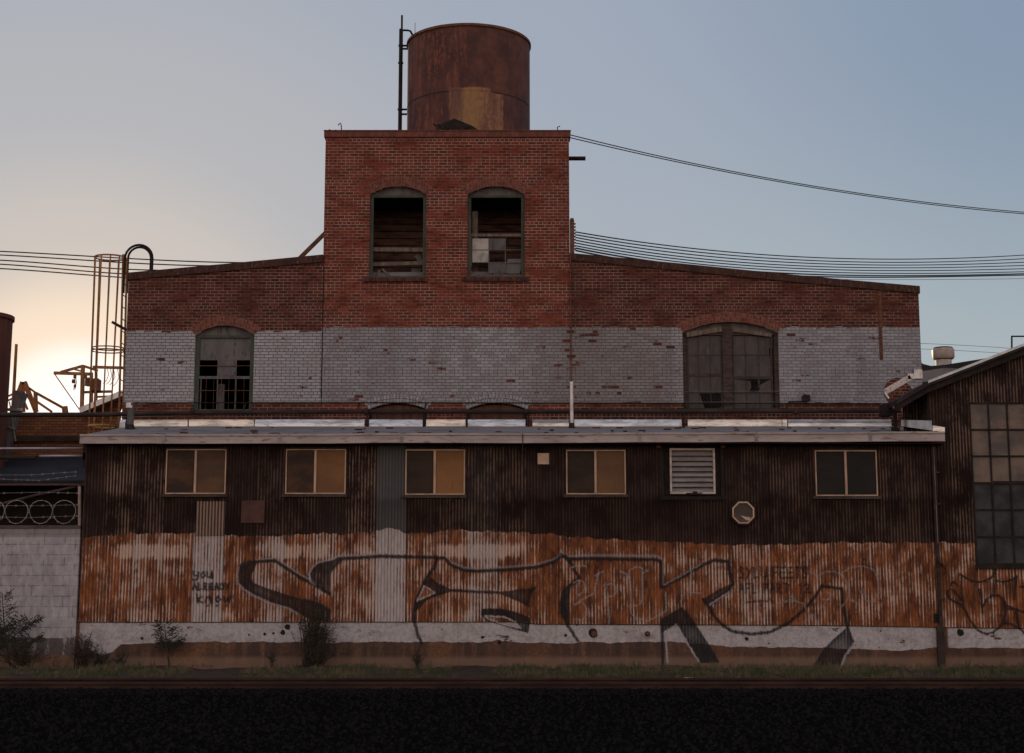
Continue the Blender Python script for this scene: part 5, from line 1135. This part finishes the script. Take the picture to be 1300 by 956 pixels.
# second letter
L_([(555, 708.8), (551, 720.6), (541.8, 733.7), (535.3, 746.8), (528.8, 762.4), (525.4, 778), (526.2, 791), (530, 804.3), (534.8, 816)], 2.4); L_([(534.8, 816), (531, 828)], 1.2, .4)
top2 = [(555, 709), (564, 708), (573.2, 717.5), (589, 723.7), (604.6, 725), (641.2, 723.2), (680.4, 720), (704, 712.8), (713.1, 705), (722.3, 709.5)]
L_(up(top2[1:9], .5, -2.6), 1.9, .42, 1.); L_(up([(722, 709), (750, 707.5), (800, 708), (833.7, 708.2), (840, 711.5)], 0, -2.4), 2.0, .42, 1.); L_(top2, 2.8); L_([(713, 705), (713, 699)], 1.2, .6, 1.)
Fl([(547, 733), (555, 740), (569, 747), (576, 749.5), (556, 755.5), (541, 762), (529, 775), (527, 766), (533, 750), (541, 738)])
Ct([(538.7, 744), (551.8, 752.5), (530, 762.4)]); L_([(538.7, 744), (551.8, 752.5), (530, 762.4), (538.7, 744)], 1.0, .8, 1.)
L_([(575.8, 749.4), (604.6, 751.2), (630.8, 752)], 2.0)
Fl([(630.8, 752), (657, 748.8), (674, 747.3), (681.7, 744.7), (674, 753.3), (671.3, 770.3), (657, 762.4), (641, 756)], .75)
Fl([(612, 773), (636, 773), (657, 778), (673, 785), (670, 803), (655, 799), (636, 793), (617, 787), (611, 780)], .92)
Ct([(616, 782), (641, 783.5), (654, 790), (661, 797.5), (636, 792), (620, 786)]); L_([(616, 782), (641, 783.5), (654, 790), (661, 797.5), (636, 792), (620, 786), (616, 782)], 1.1, .85, 1.)
# third letter
L_([(713, 704), (722.3, 711.5), (727.5, 720.6), (735.4, 733.7)], 2.6); Fl([(719, 708), (726, 708), (726, 719), (722, 714)], .7)
L_([(735.4, 733.7), (725, 741.5), (715.7, 750.7), (711.8, 765), (715.7, 783.4), (722.3, 796.4), (733.5, 813.4)], 2.2)
Fl([(724, 742), (722.8, 754.6), (722.3, 773), (722.3, 794), (715.7, 783.4), (711.8, 765), (715.7, 750.7)], .92)
L_([(722, 709.5), (750, 709), (833.7, 710.6), (839.4, 713.8), (839, 745.5), (867.7, 731), (891.2, 717.7), (906.9, 711), (923.9, 713), (930, 741.5), (923.9, 750.7), (899, 769)], 2.8)
L_([(842, 713), (842, 743), (868, 729), (890, 716)], 1.2, .4, 1.)
Fl([(892.5, 761), (906.9, 752), (930, 740), (923.9, 750.7), (899, 769)], .7)
L_([(899, 769), (925, 752)], 1.2, .7, 1.)
L_([(892.5, 761), (899, 769), (906.9, 782), (917.4, 793.8), (930.4, 801.7), (954, 805), (977.5, 802.5), (998.4, 792.5), (1022, 773), (1037.6, 753.3), (1042.9, 744)], 2.3)
L_([(1042.9, 744), (1069, 747.3), (1069.5, 762.4), (1076, 796.4), (1083.8, 817.4)], 2.3)
Fl([(840, 786), (865, 771), (873, 778), (889, 802), (907, 830), (913, 841), (888, 841), (862, 796), (858, 793), (844, 802), (840, 802)], .86)
L_([(840, 786), (841.5, 815), (842, 843)], 3.0, .75); L_([(844.5, 802), (847.5, 841)], 1.3, .7, 1.); L_([(858.5, 793), (866, 806), (887, 840)], 1.4, .75, 1.); L_([(844, 802), (858.5, 793)], 1.0, .6, 1.)
Fl([(1076, 796.4), (1083.8, 816), (1078, 828), (1068, 845), (1032.8, 846), (1045, 826), (1058, 812)], .82); L_([(1085, 817), (1074.6, 830.4), (1068, 846)], 1.6, .7, 1.); L_([(1083, 817), (1090, 814)], 1.2, .5, 1.)
decal('graffiti_lettering', sh, K, 'huge black outlined block letters with pale edging sprayed along the rusty sheets')

# stroke alphabet for the small scrawls
FONT = {'Y': [[(0, 0), (.5, .5)], [(1, 0), (.5, .5), (.2, 1)]], 'O': [[(.5, 0), (.1, .3), (.1, .8), (.5, 1), (.9, .7), (.9, .2), (.5, 0)]], 'U': [[(0, 0), (.05, .8), (.5, 1), (.9, .8), (1, 0)]],
 'A': [[(0, 1), (.45, 0), (.95, 1)], [(.2, .6), (.8, .6)]], 'L': [[(0, 0), (0, 1), (.8, .95)]], 'R': [[(0, 1), (0, 0), (.8, .15), (.7, .45), (0, .5), (.9, 1)]], 'E': [[(.9, 0), (0, .05), (0, 1), (.9, 1)], [(0, .5), (.7, .5)]],
 'D': [[(0, 0), (0, 1), (.7, .85), (.9, .4), (.6, .05), (0, 0)]], 'K': [[(0, 0), (0, 1)], [(.9, 0), (0, .55), (.9, 1)]], 'N': [[(0, 1), (0, 0), (.9, 1), (.9, 0)]], 'W': [[(0, 0), (.2, 1), (.5, .3), (.8, 1), (1, 0)]],
 'S': [[(.9, .1), (.3, 0), (.1, .35), (.8, .6), (.7, .95), (0, 1)]], 'H': [[(0, 0), (0, 1)], [(.9, 0), (.85, 1)], [(0, .5), (.9, .45)]], 'T': [[(0, 0), (1, .05)], [(.5, 0), (.45, 1)]], 'F': [[(0, 1), (0, 0), (.9, 0)], [(0, .5), (.7, .5)]],
 'P': [[(0, 1), (0, 0), (.8, .1), (.8, .45), (0, .55)]], '1': [[(.2, .2), (.5, 0), (.5, 1)]], '2': [[(0, .2), (.4, 0), (.8, .25), (0, 1), (1, .95)]], 'M': [[(0, 1), (.1, 0), (.5, .6), (.9, 0), (1, 1)]], '.': [[(.4, .9), (.5, 1)]]}
def write(txt, px, py, w_, h_, gap, wd=1.2, a=.8, s=0., slant=0.):
    out = []
    for ch in txt:
        for st_ in FONT.get(ch, []): out.append(('line', [(px+q_[0]*w_+random.uniform(-.25, .25), py+q_[1]*h_+slant*(px-250)*.0+random.uniform(-.25, .25)) for q_ in st_], wd, a, s))
        px += (w_+gap) if ch != ' ' else gap*2.5
    return out
FONT.update({'y': [[(0, 0), (.1, .5), (.7, .45)], [(.9, 0), (.75, .8), (.3, 1.15), (-.1, 1.)]], 'o': [[(.5, 0), (.1, .4), (.4, .8), (.9, .5), (.6, .05), (.5, 0)]], 'u': [[(0, 0), (.1, .7), (.6, .7), (.9, .1)], [(.9, .0), (1., .8)]],
 'k': [[(0, -.3), (.1, .9)], [(.8, .1), (.1, .5), (.9, .9)]], 'n': [[(0, .9), (.1, .1), (.6, .1), (.9, .9)]], 'w': [[(0, .1), (.2, .9), (.5, .3), (.8, .9), (1, 0)]]})
T1 = write('you', 246, 726, 6.6, 9.5, 2.0, 1.4, .85)+write('ALREADY', 245, 740.5, 5.0, 8., 1.9, 1.3, .82)+write('know', 250, 757, 8.0, 8.5, 3.6, 1.4, .85)+write('...', 262, 765, 3, 4, 9, 1.6, .7)
decal('small_scrawl', sh, T1, 'three short lines of black handwriting on the left sheets', res=(PIT/8, .009), off=.0012)
T2 = write('SYLU FEETS', 938, 720, 7.2, 13.5, 2.2, 1.1, .7)+write('AFL PART  12', 938, 741, 6.8, 11.5, 1.9, 1.1, .6)+[('line', [(946, 765), (962, 763), (976, 763)], 1.2, .6, 0.), ('line', [(976, 760), (984, 766)], 1.6, .5, 0.)]
decal('faint_scrawl', sh, T2, 'two lines of faint dark lettering right of the last big letter bowl', res=(PIT/8, .009), off=.0012)
z5 = lambda pts: [(700+a_/5.625, 690+b_/5.625) for a_, b_ in pts]; z3 = lambda pts: [(900+a_/5.309, 680+b_/5.309) for a_, b_ in pts]; z4 = lambda pts: [(1190+a_/5.63, 690+b_/5.63) for a_, b_ in pts]
W5 = [[(160,280),(190,262),(225,270),(240,310),(225,350),(185,375),(178,330),(182,290)], [(290,365),(205,408),(165,440),(215,415),(250,460),(255,510),(215,548),(175,540)], [(330,225),(315,300),(300,360)], [(310,230),(370,200)], [(370,300),(430,285),(460,310),(460,350),(440,375),(385,385),(380,350),(400,300)], [(385,385),(405,450),(415,520),(410,570)],
      [(490,200),(530,215),(548,245),(560,190),(610,165),(650,175),(655,210),(690,190)], [(555,240),(570,330),(570,500),(600,535),(690,550),(740,530),(820,480),(815,350)], [(650,210),(650,300),(650,400),(630,435),(585,450)], [(145,170), (190,160), (240,162)], [(930,330), (935,370), (925,420)], [(1000,200), (990,290), (980,350), (1070,355)]]
decal('white_tag', sh, [('line', z5(p), .8, .55, .95) for p in W5], 'thin lilac white looping tag in the middle of the rusty wall', res=(PIT/8, .009), off=.0012)
W3 = [[(730,280),(780,245),(840,240),(900,270),(940,330),(945,400),(920,450),(890,480)], [(890,260),(950,215),(1040,205),(1110,230),(1140,300),(1140,400),(1100,450),(1060,440)], [(1020,380),(1040,360),(1050,400),(1025,385),(1060,410)], [(455,465),(560,430),(640,460),(690,560),(730,590)], [(640,590),(700,530),(730,580)], [(760,430),(820,430)], [(790,380),(830,400),(790,440),(770,480),(790,500)], [(540,430),(560,400),(580,440),(545,450)], [(680,240), (720,270), (750,300)], [(950,430), (1000,450), (990,490)]]
decal('chalk_figure', sh, [('line', z3(p), .8, .45, .9) for p in W3], 'faint white chalk circles over the right hand black arch', res=(PIT/8, .009), off=.0012)
B4 = [[(90,310),(100,280),(125,275),(145,305)], [(165,400),(130,350),(95,325),(70,345),(80,385),(120,415),(170,440),(200,480),(240,560),(290,620),(350,648),(400,635),(440,600),(470,565),(530,575),(590,610),(630,645)],
      [(175,225),(170,300),(180,400),(190,465)], [(165,220),(200,245),(240,268),(290,275),(340,268),(390,240),(410,200),(412,190)], [(405,190),(412,280),(408,380)], [(425,265),(470,275),(530,260),(570,235)], [(565,240),(545,400)], [(305,330),(315,400),(325,500)], [(325,450),(350,400),(390,370),(440,370),(480,410),(490,480),(470,560)], [(490,440),(550,465),(610,488),(640,480)], [(500,465),(545,470)], [(560,480),(575,560),(590,610)], [(590,310),(640,305)]]
decal('black_tag', gs, [('line', z4(p), 1.5, .9, 0.) for p in B4], 'thin black looping tag under the tall window', res=(PIT/8, .009), off=.0012)
m = MB(); m.box(xs_(1185, 782), xs_(1191, 782)-.0, YS-.03, YS-.025, zs_(790), zs_(779)); m.build('paint_block', M['slate'], sh)

# ================================================================ PLANTS
leafdk = worn('dark_weed_leaf', (0.022, 0.022, 0.015), (0.038, 0.034, 0.022), .8, 0, (9, 9, 9)); drytw = worn('dry_brush_twig', (0.06, 0.045, 0.034), (0.035, 0.028, 0.022), .9, 0, (9, 9, 9))
def leaf(m, p, d, ln, wd):
    d = d.normalized(); s_ = d.cross(Vector((random.uniform(-.3, .3), -1, random.uniform(-.3, .3)))).normalized()*wd; k = len(m.v)
    m.v += [tuple(p), tuple(p+d*ln*.5+s_), tuple(p+d*ln), tuple(p+d*ln*.5-s_)]; m.f.append((k, k+1, k+2, k+3))
def sumac(px, pyb, pyt, Y, lab, spread=.35, branches=4, seed=1):
    random.seed(seed); b0 = P(px, pyb, Y); b0.z = .03; h = zat(pyt, Y)-b0.z; t = thing('ailanthus_sapling', lab, 'plant', b0); st_ = MB(); lf = MB()
    main = [b0, b0+Vector((-.10*h, 0, h*.5)), b0+Vector((-.16*h, 0, h))]; st_.tube(main, [.022, .016, .006], 6)
    stems = [main]
    for k in range(branches):
        z0_ = random.uniform(.1, .4); a = random.choice((-1, 1))*random.uniform(.4, 1.); s0 = b0+Vector((-.1*h*z0_*2, 0, h*z0_)); s1 = s0+Vector((a*spread*h, random.uniform(-.15, .1), h*random.uniform(.15, .3))); st_.tube([s0, (s0+s1)/2+Vector((0, 0, .04)), s1], [.012, .009, .004], 5); stems.append([s0, (s0+s1)/2+Vector((0, 0, .04)), s1])
    for sm_ in stems:
        n = 16
        for i in range(n):
            t_ = .35+.65*i/n; p_ = sm_[0].lerp(sm_[1], t_*2) if t_ < .5 else sm_[1].lerp(sm_[2], t_*2-1)
            for sd_ in (-1, 1):
                d = Vector((sd_*random.uniform(.6, 1), random.uniform(-.3, .3), random.uniform(.2, .9))); ln = random.uniform(.16, .32)*(1.1-abs(t_-.7)); q0 = p_
                for j in range(6): leaf(lf, p_+d.normalized()*ln*(j+1)/6, d+Vector((0, 0, random.uniform(-1.5, .8))), .09, .010)
                st_.tube([p_, p_+d.normalized()*ln], .004, 4)
    st_.build('stem', drytw, t); lf.build('foliage', leafdk, t)
sumac(13, 848, 752, 33.5, 'dark feathery sapling against the block wall at the left edge', .5, 6, 3)
sumac(216, 846, 792, 33.7, 'small sapling with upright leaves before the painted footing below the window', .12, 1, 5)
def brush(px, pyb, pyt, w_, Y, lab, n=170, seed=2, name='dry_bush', lean=0.):
    random.seed(seed); b0 = P(px, pyb, Y); b0.z = .03; h = zat(pyt, Y)-b0.z; t = thing(name, lab, 'bush', b0); m = MB(); lf = MB(); n = int(n*.62)
    for i in range(n):
        a = random.gauss(0, .5); hh = h*random.uniform(.45, 1.12)*(1-.2*abs(a)); p0 = b0+Vector((random.uniform(-.08, .08)*w_*4, random.uniform(-.1, .1), 0)); p1 = p0+Vector((a*w_*.35+lean*.4, random.uniform(-.15, .1), hh*.5)); p2 = p0+Vector((a*w_+lean, random.uniform(-.22, .12), hh))
        m.tube([p0, p1, p2], [.007, .005, .002], 3)
        for j in range(7):
            q_ = p1.lerp(p2, random.random()); d = Vector((random.uniform(-1, 1), random.uniform(-.4, .4), random.uniform(-.1, 1))); m.tube([q_, q_+d.normalized()*random.uniform(.05, .14)], .0025, 3)
            leaf(lf, q_, d, random.uniform(.03, .07), .008)
    m.build('twigs', drytw, t); lf.build('dry_leaves', leafdk if 'green' in lab else drytw, t); return t
brush(393, 850, 764, .42, 33.6, 'tall dry brush leaning on the wall below the first big letter', 260, 11, lean=.12)
brush(404, 850, 800, .30, 33.5, 'shorter dry brush right beside the tall one', 120, 12, lean=.1)
brush(106, 850, 806, .34, 33.75, 'dark twiggy brush at the corner of block wall and shed', 110, 13)
brush(126, 850, 826, .25, 33.7, 'low dark brush at the left end of the footing', 70, 14)
brush(345, 850, 824, .08, 33.7, 'single thin dry weed below the small scrawl', 14, 15)
brush(28, 850, 815, .5, 33.5, 'tangled dark brush at the foot of the left sapling', 120, 16)
brush(530, 850, 826, .15, 33.7, 'sparse dry weed below the second big letter', 30, 17)
brush(154, 850, 828, .15, 33.7, 'thin dry weed before the footing left of the small sapling', 24, 18)
# grass
random.seed(21); gm = MB()
def tuft(x, y, n, h, z=.03):
    for _ in range(n):
        a = random.uniform(0, 2*PI); r = random.uniform(0, .07); p0 = Vector((x+r*math.cos(a), y+r*math.sin(a), z)); hh = h*random.uniform(.5, 1.2); l_ = Vector((random.uniform(-.5, .5), random.uniform(-.5, .5), 0))*hh; w_ = random.uniform(.003, .006)
        k = len(gm.v); gm.v += [(p0.x-w_, p0.y, p0.z), (p0.x+w_, p0.y, p0.z), (p0.x+l_.x*.4+w_*.7, p0.y+l_.y*.4, p0.z+hh*.6), (p0.x+l_.x*.4-w_*.7, p0.y+l_.y*.4, p0.z+hh*.6), (p0.x+l_.x, p0.y+l_.y, p0.z+hh)]
        gm.f += [(k, k+1, k+2, k+3), (k+3, k+2, k+4)]
for i in range(6500):
    x = random.uniform(-14, 14); dens = .35+.25*math.sin(x*1.3)+.2*math.sin(x*3.7+1)+(.35 if x > 1 else 0)
    if random.random() > dens: continue
    y = 28.9+4.8*random.random()**.75; tuft(x, y, 8, random.uniform(.05, .12) if random.random() < .93 else random.uniform(.13, .24), .01+.06*((y-28.7)/5.3)**1.3)
gmat = Mat('verge_grass', .85, 0, .15); gn = gmat.noise(gmat.sc(1.1, 1.1, 1), 1, 3); gmat.col(gmat.mix(gmat.ss(gn, .42, .6), (0.05, 0.062, 0.026), (0.12, 0.09, 0.055)))
kind(gm.build('verge_grass', gmat.m), 'stuff')
# ballast stones near the rails
sm_ = MB()
for i in range(20000):
    y = random.uniform(14.5, 29.2) if i % 3 else random.uniform(25.2, 29.2); x = random.uniform(-.36, .36)*y; s_ = random.uniform(.010, .030); k = len(sm_.v)
    for dx, dy, dz in ((-1, -.8, 0), (1, -.9, 0), (.8, 1, 0), (-.9, .8, 0), (-.5, -.4, 1), (.6, -.3, .9), (.3, .5, 1), (-.4, .4, .8)): sm_.v.append((x+dx*s_*random.uniform(.7, 1.1), y+dy*s_, dz*s_*random.uniform(.8, 1.3)))
    sm_.f += [(k+4,k+5,k+6,k+7),(k,k+1,k+5,k+4),(k+1,k+2,k+6,k+5),(k+2,k+3,k+7,k+6),(k+3,k,k+4,k+7)]
kind(sm_.build('ballast', worn('dark_ballast_stone', (.0035, .003, .0028), (.011, .0095, .008), .9, 0, (6, 6, 6))), 'stuff')
# a little litter
m = MB(); c = P(869, 856.5, 29.0); n = 9
for i in range(3):
    k = len(m.v)
    for j in range(n): a = 2*PI*j/n; m.v.append((c.x+.10*math.cos(a)*random.uniform(.6, 1.1)+i*.03, 29.0+.06*math.sin(a), .03+i*.02+random.uniform(0, .02)))
    m.f.append(tuple(range(k, k+n)))
tag(m.build('crumpled_paper', worn('dirty_paper', (.5, .46, .44), (.35, .3, .28), .9, 0, (9, 9, 9))), 'crumpled pale paper lying by the rail', 'litter')
